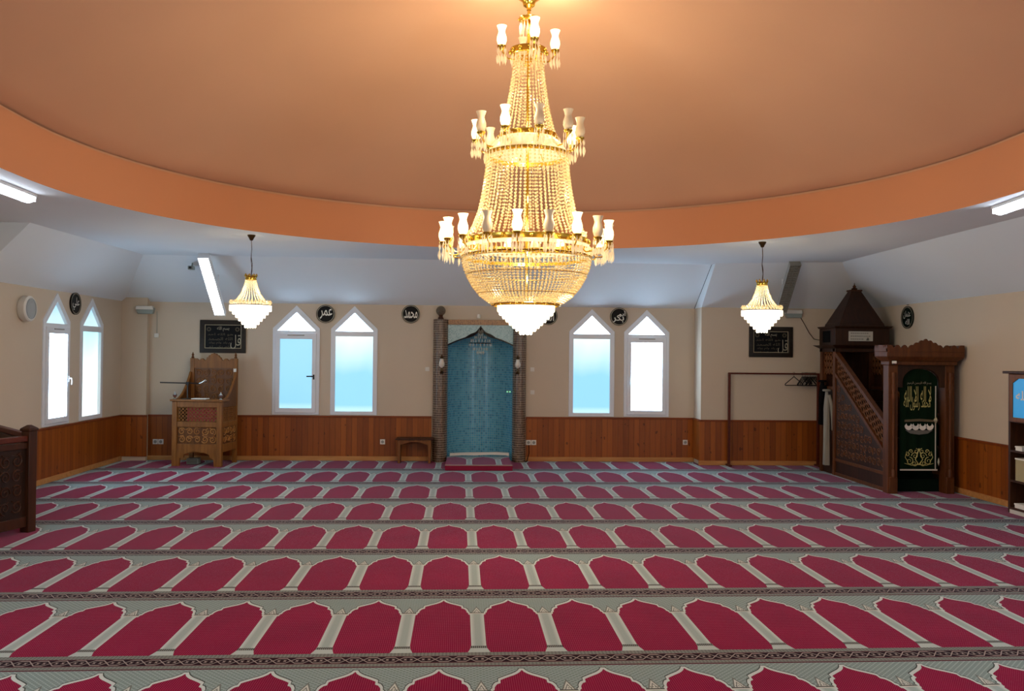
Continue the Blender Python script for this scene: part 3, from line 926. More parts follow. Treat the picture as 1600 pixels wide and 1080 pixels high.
MB().cyl((0, 0, .01), (0, 0, .245), .012).build('pole', W['black'], t)
MB().box(-.025, .025, -.022, .022, .225, .275).build('clamp', W['black'], t, .006)
MB().cyl((-.43, 0, .262), (.20, 0, .250), .010).build('boom', W['black'], t)
mb = MB().cyl((.18, 0, .25), (.26, -.015, .285), .012, .018)
mb.ball((.272, -.017, .291), .028, 12)
mb.build('microphone', W['chrome'], t)
t = thing('open_book', 'white papers lying on the desk of the carved seat', 'book', on_seat(.02, .08, 1.052), seat_rz)
MB().box(-.12, .12, -.07, .07, 0, .018).build('pages', W['paper'], t, .003)
MB().box(-.125, .125, -.075, .075, 0, .004).build('cover', W['cord'], t)
t = thing('paper_tag', 'small white tag stuck on the back post of the carved seat', 'tag', on_seat(.367, dp - .056, 1.50), seat_rz)
MB().box(-.022, .022, -.006, 0, -.02, .035).build('card', W['paper'], t)
MB().cyl((0, -.004, .03), (0, -.009, .03), .005).build('pin', W['chrome'], t)
t = thing('amplifier', 'small pale device tucked on the floor beneath the carved seat', 'amplifier', on_seat(-.17, .28, 0), 0)
MB().box(-.09, .09, -.08, .08, .01, .10).build('case', W['grey_plastic'], t, .006)
mb = MB()
for k in range(-2, 3): mb.box(-.08, .08, -.083, -.08, .05 + k * .014, .056 + k * .014)
mb.build('vent', W['black'], t)

# ------------------------------------------------------------------ stepped pulpit
P_ = thing('stepped_pulpit', 'tall dark carved wooden pulpit with stairs, spired tower and scalloped gate', 'pulpit', (6.08, 11.28, 0))
px0, px1 = -.39, .39          # half width; local y runs from the gate (0) to the tower (2.27)
y1, y2 = 1.74, 2.28           # tower
# gate
for x in (px0, px1):
    s = -1 if x < 0 else 1
    MB().box(x - .065, x + .065, -.02, .13, 0, 1.72).build('gate_post', W['mahog'], P_, .006)
    prof = [(.03, 0), (.03, .09), (.018, .11), (.026, .15), (.02, .3), (.022, 1.05), (.03, 1.09), (.018, 1.12), (.034, 1.2), (.02, 1.27), (.03, 1.33), (.03, 1.4)]
    MB().lathe(prof, (x, -.03, .22), 12).build('turned_column', W['mahog'], P_)
    MB().box(x - .055, x + .055, -.045, -.02, 0, .22).build('column_plinth', W['mahog'], P_, .005)
head = [(-.33, 1.76), (-.33, 1.42), (-.255, 1.42), (-.255, 1.50)] + [(.255 * math.cos(PI - PI * k / 20), 1.50 + .18 * math.sin(PI * k / 20)) for k in range(1, 20)] + [(.255, 1.50), (.255, 1.42), (.33, 1.42), (.33, 1.76)]
MB().prism(head, -.01, .05, 'y').build('gate_arch', W['mahog_d'], P_, .003)
mb = MB()
mb.box(-.47, .47, -.06, .17, 1.72, 1.77)
mb.frustum(0, .05, 1.77, .94, .24, 1.83, 1.06, .36)
mb.box(-.53, .53, -.13, .23, 1.83, 1.90)
mb.build('cornice', W['mahog'], P_, .006)
cr = [(-.53, 1.90)]
for k in range(181):
    x = -.53 + 1.06 * k / 180
    z = 1.94 + .048 * abs(math.cos((x / .53) * PI * 5.5))
    if abs(x) < .2: z = max(z, 1.965 + .085 * (1 - (abs(x) / .2) ** 1.2) + .022 * abs(math.cos(x * 47)))
    cr.append((x, z))
cr.append((.53, 1.90))
mb = MB().prism(cr, -.13, -.10, 'y')
mb.M = Matrix.Translation((-.42, .05, 0)) @ Matrix.Rotation(PI / 2, 4, 'Z')
cs = [(x * .34, z if abs(x) > .2 else min(z, 1.985)) for x, z in cr]
mb.M = Matrix.Translation((-.515, .05, 0)) @ Matrix.Rotation(PI / 2, 4, 'Z')
mb.prism(cs, -.015, .015, 'y')
mb.M = Matrix.Translation((.515, .05, 0)) @ Matrix.Rotation(PI / 2, 4, 'Z')
mb.prism(cs, -.015, .015, 'y')
mb.build('crest', W['mahog'], P_)
# sides of the stair
def rail_z(y): return .86 + y * .600          # upper edge of hand rail
def low_z(y): return .40 + y * .645           # lower edge of the balustrade
for s, x in ((-1, px0), (1, px1)):
    xa, xb = x - .03, x + .03
    q = [(.12, 0), (y1, 0), (y1, low_z(y1)), (.12, low_z(.12))]
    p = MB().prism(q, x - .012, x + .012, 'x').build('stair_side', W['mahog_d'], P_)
    mb = MB(); mb.M = Matrix.Translation((x + s * .013, 0, 0)) @ Matrix.Rotation(PI / 2, 4, 'Z')
    scrolls(mb, .16, y1 - .04, .30, 1.40, .13, 0, .0075, lambda a, b: b < low_z(a) - .10).build('scroll_carving', W['mahog_l'], p)
    mb = MB()
    mb.box(xa, xb, .12, y1, 0, .05)
    mb.box(xa, xb, .12, y1, .22, .265)
    mb.build('plinth_rail', W['mahog'], P_, .004)
    mb = MB()
    for f, h in ((low_z, .06), (rail_z, .07)):
        mb.prism([(.12, f(.12) - (h if f is rail_z else 0)), (y1, f(y1) - (h if f is rail_z else 0)), (y1, f(y1) + (0 if f is rail_z else h)), (.12, f(.12) + (0 if f is rail_z else h))], xa - .005, xb + .005, 'x')
    mb.build('hand_rail', W['mahog'], P_, .004)
    mb = MB()
    n = 15
    dy = (y1 - .12) / n
    for k in range(n):
        a = .12 + k * dy; b = a + dy
        for j in range(3):
            def zz(y, t): return (low_z(y) + .06) * (1 - t) + (rail_z(y) - .07) * t
            t0, t1 = j / 3, (j + 1) / 3
            mb.cyl((x, a, zz(a, t0)), (x, b, zz(b, t1)), .0075, n=5)
            mb.cyl((x, b, zz(b, t0)), (x, a, zz(a, t1)), .0075, n=5)
            m, tm = (a + b) / 2, (t0 + t1) / 2
            mb.tube([(x, m + .026 * math.cos(PI * q / 4), zz(m, tm) + .026 * math.sin(PI * q / 4)) for q in range(9)], .008, 5)
    mb.build('balustrade_lattice', W['mahog_l'], P_)
    MB().prism([(.12, low_z(.12) + .05), (y1, low_z(y1) + .05), (y1, rail_z(y1) - .06), (.12, rail_z(.12) - .06)], x - s * .014, x - s * .018, 'x').build('balustrade_shade', W['coat'], P_)  # black sheet added as the shade seen through the lattice
# steps
for k in range(8):
    ya = .16 + k * .2
    MB().box(px0 + .015, px1 - .015, ya, y1 + .45, k * .165 if k else .0, (k + 1) * .165).build('step', W['green_dk'] if k < 2 else W['mahog_d'], P_)
# tower
for x in (px0, px1):
    for y in (y1 + .03, y2 - .03):
        MB().box(x - .04, x + .04, y - .04, y + .04, 0, 1.97).build('tower_post', W['mahog'], P_, .005)
for s, x in ((-1, px0), (1, px1)):
    mb = MB().box(x - .012, x + .012, y1 + .07, y2 - .07, 0, 1.30)
    p = mb.build('tower_side', W['mahog_d'], P_)
    mb = MB(); mb.M = Matrix.Translation((x, 0, 0)) @ Matrix.Rotation(PI / 2, 4, 'Z')
    lattice(mb, y1 + .07, y2 - .07, 1.55, 1.96, .10, -.01, .01, .011).build('tower_lattice', W['mahog_l'], P_)
    MB().box(x - .02, x + .02, y1 + .07, y2 - .07, 1.30, 1.36).build('tower_rail', W['mahog'], P_, .004)
MB().box(px0, px1, y2 - .03, y2 - .01, 0, 1.97).build('tower_back', W['dark'], P_)
MB().box(px1 + .045, px1 + .065, .14, y2, 0, 1.95).build('wall_board', W['dark'], P_)
mb = MB()
mb.frustum(0, (y1 + y2) / 2, 1.955, .86, .62, 2.005, 1.02, .78)
mb.box(-.43, .43, y1 - .03, y2 + .03, 1.90, 1.96)
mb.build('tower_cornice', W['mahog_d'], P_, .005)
ym = (y1 + y2) / 2
mb = MB().box(-.43, .43, y1 - .02, y2 + .04, 2.005, 2.27)
mb.frustum(0, ym, 2.27, .88, .64, 2.30, .92, .68)
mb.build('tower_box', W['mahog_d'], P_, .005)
mb = MB().box(-.4345, -.43, y1 + .16, y1 + .44, 2.05, 2.23)
mb.build('side_opening_shade', W['coat'], P_)  # black plate laid on the box as the shaded inside of an opening
mb = MB().frustum(0, ym, 2.30, .72, .56, 2.35, .70, .54)
mb.frustum(0, ym, 2.35, .69, .53, 2.86, .15, .14)
mb.build('spire', W['mahog_d'], P_, .004)
mb = MB().box(-.09, .09, ym - .085, ym + .085, 2.855, 2.88)
mb.lathe([(.035, 0), (.05, .02), (.02, .04), (.03, .055), (.008, .08), (.003, .115)], (0, ym, 2.88), 12)
mb.build('finial', W['dark'], P_)
# small knobs
t = thing('paper_notice', 'white printed notice fixed on the tower box under the spire', 'notice', (6.05, 11.28 + y1 - .02, 2.145))
MB().box(-.19, .19, -.008, 0, -.075, .075).build('sheet', W['grey_paper'], t)
mb = MB()
for z, n in ((.045, 9), (.0, 11), (-.045, 7)):
    x = -.16
    for k in range(n):
        w = .012 + rnd.random() * .018
        mb.box(x, x + w, -.0095, -.008, z - .006, z + .006); x += w + .008
mb.prism([(.08, -.065), (.12, -.02), (.10, -.02), (.13, -.065)], -.0095, -.008, 'y')
mb.build('print', W['greyink2'], t)

# green curtain in the gate
t = thing('gate_curtain', 'dark green gold embroidered curtain hung in the pulpit gate', 'curtain', (6.07, 11.285, 0))
def cloth(x0, x1, z0, ztop, n=40):
    vs, fs = [], []
    rows = 14
    for j in range(rows + 1):
        for i in range(n + 1):
            x = x0 + (x1 - x0) * i / n
            zt = 1.49 + .18 * math.sqrt(max(0, 1 - (x / .262) ** 2))
            z = z0 + (zt - z0) * j / rows
            vs.append((x, .035 + .008 * math.sin(x * 42) * (1 - j / rows * .3), z))
    for j in range(rows):
        for i in range(n):
            a = j * (n + 1) + i
            fs.append((a, a + 1, a + n + 2, a + n + 1))
    return vs, fs
mb = MB().add(*cloth(-.258, .258, .31, 1.66), smooth=True)
mb.build('cloth', W['green'], t)
MB().box(-.26, .258, .018, .024, .302, .322).build('hem_band', W['paper2'], t)
MB().box(.222, .234, .016, .022, .322, 1.44).build('side_braid', W['paper2'], t)
mb = MB().octa((.228, .012, .98), .035, .05); mb.ball((.228, .005, .98), .02, 10); mb.octa((.27, .012, .42), .018, .06)
mb.build('tassel', W['greyink'], t)
mb = MB()
add_text(mb, arabic('لا اله الا الله'), -.02, 1.33, .37, .21, .016, .0)
add_text(mb, arabic('محمد رسول الله'), -.03, 1.20, .37, .18, .016, .0)
mb.build('lettering', W['gold'], t)
mb = MB(); add_text(mb, arabic('بسم الله الرحمن الرحيم'), 0, 1.475, .33, .045, .016, .0)
mb.build('small_lettering', W['greyink'], t)
mb = MB().prism([(-.20, .985), (0, .998), (.20, .985), (.20, .955), (0, .965), (-.20, .955)], .014, .018, 'y')
mb.build('gold_band', W['dimgold'], t)
mb = MB()
for k in range(4):
    cx = -.145 + k * .0967
    pts = [(cx + .055 * math.cos(PI + PI * q / 12), .905 + .06 * math.sin(PI + PI * q / 12)) for q in range(13)]
    pts += [(cx + .030 * math.cos(2 * PI - PI * q / 12), .935 + .035 * math.sin(2 * PI - PI * q / 12)) for q in range(13)]
    mb.prism(pts, .012, .016, 'y')
mb.build('white_swag', W['paper'], t)
mb = MB().prism([(-.19, .845), (.19, .845), (.12, .80), (0, .785), (-.12, .80)], .014, .018, 'y')
mb.build('grey_fringe', W['greyink2'], t)
mb = MB()
for s in (-1, 1):
    for cx, cz, r, tn, a0 in ((.055, .50, .05, 1.3, 0), (.13, .43, .055, 1.4, PI / 2), (.06, .40, .04, 1.2, PI), (.04, .565, .035, 1.2, PI / 2), (.16, .52, .03, 1.1, PI / 2), (.11, .56, .028, 1.1, 0)):
        spiral(mb, s * cx, cz, r, tn, a0 if s > 0 else PI - a0, s, .016, .0055, 14)
    mb.tube([(0, .016, .38), (s * .05, .016, .45), (s * .02, .016, .53), (0, .016, .60)], .006, 5)
    mb.tube([(0, .016, .385), (s * .1, .016, .375), (s * .2, .016, .40)], .007, 5, .4)
    mb.tube([(s * .15, .016, .42), (s * .19, .016, .48), (s * .17, .016, .56)], .005, 5, .4)
mb.build('gold_arabesque', W['gold'], t)
t = thing('wall_lamp', 'tiny white spotlight clipped beside the scalloped gate cornice', 'lamp', (5.66, 11.20, 1.755))
MB().cyl((-.02, -.01, 0), (.03, -.02, 0), .02).build('lamp_head', W['paper'], t)
MB().box(-.01, .01, -.02, .06, -.03, -.008).build('clip', W['black'], t)

# ------------------------------------------------------------------ coat rail, hangers, coats
t = thing('coat_rail', 'plain reddish brown coat rail standing against the dark panelling', 'coat rail', (5.08, 14.07, 0))
for x in (-.75, .75):
    MB().box(x - .02, x + .02, -.02, .02, 0, 1.53).build('upright', W['rail'], t, .004)
    MB().box(x - .025, x + .025, -.10, .10, 0, .03).build('foot', W['rail'], t, .004)
MB().cyl((-.77, 0, 1.535), (.77, 0, 1.535), .014).build('top_rail', W['rail'], t)
def hanger(x, label, yaw, tilt=0):
    t = thing('coat_hanger', label, 'coat hanger', (x, 14.07, 1.545), yaw, 'black coat hangers on the rail')
    mb = MB().tube([(0.018 * math.cos(a), 0, -.0 + .018 * math.sin(a)) for a in [PI * k / 8 - .3 for k in range(10)]] + [(0, 0, -.03), (0, 0, -.055)], .0035, 5)
    mb.build('hook', W['black'], t)
    MB().tube([(-.20, 0, -.19), (-.19, 0, -.175), (0, 0, -.055), (.19, 0, -.175), (.20, 0, -.19), (.185, 0, -.2), (-.185, 0, -.2), (-.20, 0, -.19)], .008, 6).build('hanger_body', W['black'], t)
hanger(5.42, 'single empty black coat hanger apart from the others on the rail', .42)
for k in range(9):
    hanger(5.56 + k * .028, 'black coat hanger in the tight bunch at the rail end', .75 + rnd.uniform(-.18, .12))
def garment(name, label, cat, x, y, ztop, zbot, mat, w, d, side_w):
    t = thing(name, label, cat, (x, y, ztop), PI / 2)
    n, rows = 28, 20
    vs, fs = [], []
    for j in range(rows + 1):
        f = j / rows
        z = -(ztop - zbot) * f
        grow = w * (.35 + .65 * min(1, f * 6)) * (1 - .12 * math.sin(f * 3))
        for i in range(n):
            a = 2 * PI * i / n
            rip = 1 + .13 * math.sin(a * 5 + f * 3) * f + .05 * math.sin(a * 9)
            vs.append((grow * math.cos(a) * rip, d * (.4 + .6 * min(1, f * 4)) * math.sin(a) * rip, z))
    for j in range(rows):
        for i in range(n):
            fs.append((j * n + i, j * n + (i + 1) % n, (j + 1) * n + (i + 1) % n, (j + 1) * n + i))
    MB().add(vs, fs, True).build('robe_body' if 'robe' in name else 'coat_body', mat, t)
    for s in (-1, 1):
        MB().tube([(s * w * .55, -.02, -.07), (s * w * .95, -.05, -.22), (s * w * 1.0, -.06, -side_w * .55), (s * w * .9, -.08, -side_w)], .03, 10, .8).build('sleeve', mat, t)
    MB().ring((0, 0, .0), .05, .018, 18, 6).build('collar', mat, t)
    return t
garment('black_coat', 'long black coat hanging on the flank of the pulpit tower, behind the white robe', 'coat', 5.61, 13.38, 1.44, .75, W['coat'], .06, .05, .45)
garment('white_robe', 'long off white robe hanging on the flank of the pulpit tower', 'robe', 5.595, 13.17, 1.30, .14, W['robe'], .062, .045, .62)

# ------------------------------------------------------------------ bookcase on the right wall
t = thing('bookcase', 'tall brown bookcase with blue arched panel standing against the side wall', 'bookcase', (6.40, 9.10, 0))
L, Hh, D = .78, 1.67, .235
for y in (-L, L):
    MB().box(0, D, y - .02, y + .02, 0, Hh - .03).build('side_board', W['dark'], t, .004)
MB().box(-.05, D, -L - .06, L + .06, Hh - .03, Hh).build('top_board', W['dark'], t, .006)
MB().box(D - .015, D, -L, L, .05, Hh - .03).build('back_board', W['dark'], t)
for z in (.06, .38, .73, 1.08):
    MB().box(0.0, D - .015, -L + .02, L - .02, z - .012, z + .012).build('shelf', W['dark'], t, .003)
MB().box(-.004, .02, -L + .02, L - .02, 0, .045).build('plinth', W['paper2'], t)
for k in range(3):
    c0 = L - .02 - (2 * L - .04) * (k + .5) / 3
    hwid = (2 * L - .04) / 6
    op = [(c0 - hwid + .06, 1.13), (c0 + hwid - .06, 1.13), (c0 + hwid - .06, 1.53), (c0 + hwid * .35, 1.585), (c0 - hwid * .35, 1.585), (c0 - hwid + .06, 1.53)]
    fr = [(c0 - hwid, 1.08), (c0 + hwid, 1.08), (c0 + hwid, 1.635), (c0 - hwid, 1.635)]
    d = MB().prism(fr, -.018, .002, 'x', [op]).build('door', W['walnut'], t, .003)
    MB().prism(op, -.006, -.002, 'x').build('blue_panel', W['bluepanel'], d)
    if k == 0:
        mb = MB(); mb.M = Matrix.Translation((-.009, c0, 1.39)) @ Matrix.Rotation(-PI / 2, 4, 'Z')
        add_text(mb, arabic('الله'), -.02, 0, .24, .11, 0, .02)
        mb.build('panel_lettering', W['paper'], d)
def shelf_item(y, z, w, h, mat, label, name='paper_box', cat='box'):
    t = thing(name, label, cat, (6.41, y, z))
    MB().box(0, .14, -w / 2, w / 2, 0, h).build('carton', mat, t, .004)
    MB().box(-.004, .144, -w / 2 - .003, w / 2 + .003, h - .012, h + .004).build('lid', W['paper'], t)
shelf_item(9.72, .742, .12, .05, W['paper'], 'small white box on the upper open shelf of the bookcase')
shelf_item(9.70, .392, .16, .26, plain('cream_carton', '#a89a70', .7), 'tall cream carton on the middle shelf of the bookcase')
shelf_item(9.70, .072, .18, .05, W['paper'], 'flat white box on the lowest shelf of the bookcase')

# ------------------------------------------------------------------ carved railing round the stair
def railing(name, label, a, b, posts):
    a, b = Vector((*a, 0)), Vector((*b, 0))
    L = (b - a).length
    t = thing(name, label, 'railing', a, math.atan2(b.y - a.y, b.x - a.x), 'carved railings in the corner')
    for x in posts(L):
        mb = MB().box(x - .05, x + .05, -.05, .05, 0, 1.0)
        mb.frustum(x, 0, 1.0, .12, .12, 1.025, .12, .12); mb.frustum(x, 0, 1.025, .12, .12, 1.06, .03, .03)
        mb.build('post', W['dark_rail'], t, .005)
    x0, x1 = (.10 if posts(L)[0] < 1 else 0), L - .10
    MB().box(x0, x1, -.035, .035, .90, .955).build('hand_rail', W['rail'], t, .008)
    mb = MB().box(x0, x1, -.025, .025, .83, .89); mb.box(x0, x1, -.03, .03, .06, .16)
    mb.build('rail_board', W['dark_rail'], t, .004)
    p = MB().box(x0, x1, -.01, .01, .16, .83).build('carved_panel', W['dark_panel'], t)
    for s in (-1, 1):
        mb = MB(); mb.M = Matrix.Translation((0, s * .012, 0))
        scrolls(mb, x0 + .04, x1 - .04, .20, .79, .145, 0, .008).build('scroll_carving', W['dark_rail'], p)
    return t
W['dark_rail'] = wood('dark_rail_wood', '#2b1508', '#4a2610', 2, .4)
W['dark_panel'] = wood('dark_panel_wood', '#180b05', '#301809', 2, .5)
railing('carved_railing', 'dark carved wooden railing with red brown hand rail ending in a capped post', (-4.33, 8.86), (-4.83, 7.27), lambda L: [.05, L - .05])
railing('carved_railing', 'dark carved railing running from the capped post back to the side wall', (-4.42, 8.98), (-5.64, 10.42), lambda L: [L - .05])

# ------------------------------------------------------------------ big chandelier
AX, AY = .515, 7.67
CH = thing('crystal_chandelier', 'huge three tier gilt crystal chandelier hanging from the centre of the dome', 'chandelier', (AX, AY, 0))
zc = DTOP
MB().lathe([(.12, zc - .02), (.115, zc - .05), (.06, zc - .09), (.05, zc - .13), (.02, zc - .15), (.02, zc - .17)], n=24).build('canopy', W['brass'], CH)
MB().cyl((0, 0, 2.2), (0, 0, zc - .1), .014, n=10).build('stem', W['brass'], CH)

def crown(name, r, z0, z1, mat=None, lobes=12):
    mb = MB()
    mb.lathe([(r, z0), (r + .008, z0 + .006), (r + .004, (z0 + z1) / 2), (r + .01, z1 - .004), (r, z1), (r - .008, z1), (r - .008, z0), (r, z0)], n=64)
    for k in range(lobes):
        a = 2 * PI * k / lobes
        mb.ball(((r + .008) * math.cos(a), (r + .008) * math.sin(a), (z0 + z1) / 2), (z1 - z0) * .3, 8)
    return mb.build(name, mat or W['brass'], CH)
def fringe(name, r, z0, z1, n, mat, parent, w=.009):
    """a ring of hanging prism drops"""
    mb = MB()
    for k in range(n):
        a = 2 * PI * (k + .5) / n
        x, y = r * math.cos(a), r * math.sin(a)
        h = (z1 - z0) / 2 * (1 if k % 2 else .82)
        mb.octa((x, y, z1 - h), w, h)
    return tag(mb.build(name, mat, parent), kind='stuff')
def strands(name, prof, n, step, mat, bw=.0085, parent=None, twist=0):
    """bead strands following a profile of (radius, height)"""
    pts = []
    for (r0, z0), (r1, z1) in zip(prof, prof[1:]):
        d = math.hypot(r1 - r0, z1 - z0); m = max(1, round(d / step))
        pts += [(r0 + (r1 - r0) * i / m, z0 + (z1 - z0) * i / m) for i in range(m)]
    mb = MB()
    for k in range(n):
        a = 2 * PI * k / n
        for i, (r, z) in enumerate(pts):
            mb.octa((r * math.cos(a), r * math.sin(a), z), bw, step * .44)
    return tag(mb.build(name, mat, parent or CH, recalc=False), kind='stuff')

# top crown
crown('crown_ring', .078, 4.785, 4.825, lobes=8)
fringe('crown_drops', .078, 4.65, 4.785, 16, W['prism'], CH)
# tiers
crown('tier_ring', .155, 4.475, 4.54)
fringe('tier_drops', .158, 4.39, 4.49, 22, W['prism'], CH)
fringe('tier_drops', .10, 4.36, 4.50, 14, W['bead_hi'], CH)
strands('bead_curtain', [(.125, 4.46), (.143, 4.30), (.165, 4.14), (.195, 3.97), (.225, 3.85), (.25, 3.77)], 32, .030, W['bead'], .0105)
crown('tier_ring', .25, 3.725, 3.775, lobes=16)
fringe('tier_drops', .29, 3.62, 3.74, 34, W['prism'], CH)
crown('tier_ring', .365, 3.565, 3.60, lobes=24)
MB().lathe([(.25, 3.735), (.31, 3.68), (.365, 3.60)], n=64).build('tier_shell', W['prism'], CH)
fringe('tier_drops', .385, 3.50, 3.60, 48, W['bead_hi'], CH)
strands('bead_curtain', [(.36, 3.58), (.372, 3.42), (.398, 3.24), (.432, 3.08), (.48, 2.95), (.545, 2.84)], 60, .030, W['bead'], .0125)
crown('tier_ring', .55, 2.775, 2.83, lobes=28)
MB().lathe([(.55, 2.785), (.585, 2.74)], n=72).build('tier_shell', W['prism'], CH)
fringe('tier_drops', .585, 2.655, 2.755, 80, W['bead_hi'], CH)
crown('tier_ring', .57, 2.655, 2.685, lobes=36)
strands('bead_bowl', [(.575, 2.66), (.56, 2.58), (.53, 2.50), (.48, 2.41), (.415, 2.33), (.34, 2.275), (.295, 2.255)], 88, .026, W['bead'], .0135)
for r, z in ((.535, 2.515), (.43, 2.345)):
    MB().ring((0, 0, z), r, .004, 64, 5).build('basket_hoop', W['brass'], CH)
crown('bowl_ring', .30, 2.235, 2.26, lobes=18)

def lit_cake(parent, steps, n0, mat, w=.011):
    """stepped inverted cone of hanging prisms; each step one ring of prisms"""
    for i, (r, z1, z0) in enumerate(steps):
        n = max(6, round(n0 * r / steps[0][0]))
        mb = MB()
        for k in range(n):
            a = 2 * PI * (k + .5 * (i % 2)) / n
            M0 = Matrix.Translation((r * math.cos(a), r * math.sin(a), 0)) @ Matrix.Rotation(a, 4, 'Z')
            mb.M = M0
            d = PI * r / n * .92
            mb.box(-.007, .007, -d, d, z0 + .008, z1)
            mb.add([(-.007, -d, z0 + .008), (.007, -d, z0 + .008), (.007, d, z0 + .008), (-.007, d, z0 + .008), (0, 0, z0 - .004)], [(0, 1, 4), (1, 2, 4), (2, 3, 4), (3, 0, 4)])
        mb.M = Matrix.Identity(4)
        tag(mb.build('prism_ring', mat, parent), kind='stuff')
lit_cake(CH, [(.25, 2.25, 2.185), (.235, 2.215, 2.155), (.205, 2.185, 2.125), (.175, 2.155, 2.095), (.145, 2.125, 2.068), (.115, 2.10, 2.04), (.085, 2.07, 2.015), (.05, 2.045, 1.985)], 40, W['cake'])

# lamps on arms: built once lit and once unlit, then copied
def lamp_proto(lit):
    a = MB()
    a.tube([(-.16, 0, -.07), (-.12, 0, -.115), (-.06, 0, -.11), (-.02, 0, -.07), (0, 0, -.03)], .007, 6)
    a.lathe([(.006, -.045), (.014, -.04), (.036, -.012), (.04, 0), (.034, .004), (.02, .006)], n=16)
    a.lathe([(.011, .0), (.011, .03)], n=10)
    arm = a.build('lamp_arm', W['brass'], CH)
    sh = MB().lathe([(.022, 0), (.036, .018), (.045, .05), (.043, .078), (.033, .11), (.029, .128), (.034, .150), (.045, .178), (.042, .178), (.031, .150), (.026, .128), (.030, .11), (.039, .078), (.041, .05), (.032, .018)], n=20)
    shade = sh.build('glass_shade', W['shade_on'] if lit else W['shade_off'], arm)
    d = MB()
    for k in range(9):
        t = 2 * PI * k / 9
        d.octa((.04 * math.cos(t), .04 * math.sin(t), -.045), .006, .03)
        d.octa((.042 * math.cos(t), .042 * math.sin(t), -.118), .010, .055 if k % 2 else .042)
    drops = tag(d.build('prism_drops', W['prism'], arm), kind='stuff')
    return arm
protos = {True: lamp_proto(True), False: lamp_proto(False)}
used = set()
lamp_spots = []
def put_lamps(n, R, z, off, lits):
    for k in range(n):
        ang = off + 2 * PI * k / n             # 0 faces the camera, clockwise to +x
        lit = lits(k)
        o = protos[lit]
        if lit in used: o = copy_tree(o, CH)
        used.add(lit)
        x, y = R * math.sin(ang), -R * math.cos(ang)
        o.location = (x, y, z); o.rotation_euler = (0, 0, math.atan2(y, x))
        if lit: lamp_spots.append((AX + x, AY + y, z + .09))
put_lamps(4, .245, 4.552, .15, lambda k: True if k != 2 else False)
put_lamps(10, .467, 3.735, .14, lambda k: k in (3, 4, 7, 9))
put_lamps(18, .74, 2.80, .178, lambda k: k % 2 == 1 or k in (3, 5, 14))

# ------------------------------------------------------------------ small pendant chandeliers
def pendant(x, y, label, dz=0.0):
    t = thing('pendant_chandelier', label, 'chandelier', (x, y, 0), 0, 'small crystal pendants beside the big one')
    MB().lathe([(.05, 3.278), (.048, 3.265), (.03, 3.235), (.018, 3.21), (.001, 3.205)], n=18).build('canopy', W['bronze'], t)
    z1 = 2.755 + dz
    mb = MB().tube([(0, 0, 3.21), (.006, 0, 3.1), (-.002, 0, 2.98), (.010, 0, 2.87), (0, 0, z1)], .0045, 6)
    mb.tube([(0, 0, 3.0), (.014, .004, 2.92), (.012, 0, 2.82), (.002, 0, z1)], .003, 5)
    mb.build('cord', W['cord'], t)
    mb = MB().lathe([(.062, z1 - .05), (.07, z1 - .04), (.068, z1 - .01), (.074, z1), (.06, z1), (.056, z1 - .05), (.062, z1 - .05)], n=28)
    for k in range(8):
        a = 2 * PI * k / 8
        mb.octa((.07 * math.cos(a), .07 * math.sin(a), z1 + .012), .014, .028)
    mb.build('crown_ring', W['brass'], t)
    q = dz
    strands('bead_curtain', [(.066, z1 - .05), (.085, z1 - .13), (.12, z1 - .22), (.17, z1 - .29), (.235, z1 - .34)], 26, .019, W['bead_hi'], .0085, t)
    mb = MB()
    for k in range(34):
        a = 2 * PI * k / 34
        mb.octa((.245 * math.cos(a), .245 * math.sin(a), z1 - .325), .017, .03)
    tag(mb.build('crystal_collar', W['bead_hi'], t), kind='stuff')
    MB().ring((0, 0, z1 - .36), .245, .006, 48, 6).build('hoop', W['bronze'], t)
    zb = z1 - .365
    st = [(.25, zb, zb - .07)] + [(.25 - .037 * i, zb - .045 - .040 * (i - 1), zb - .07 - .042 * i) for i in range(1, 6)]
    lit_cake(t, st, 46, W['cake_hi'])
    return (x, y, zb - .06)
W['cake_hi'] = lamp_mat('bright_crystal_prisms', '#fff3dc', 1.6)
pend = [pendant(-2.73, 10.97, 'small glowing crystal pendant nearer the carved seat'),
        pendant(3.745, 10.82, 'small glowing crystal pendant nearer the stepped pulpit', .01)]

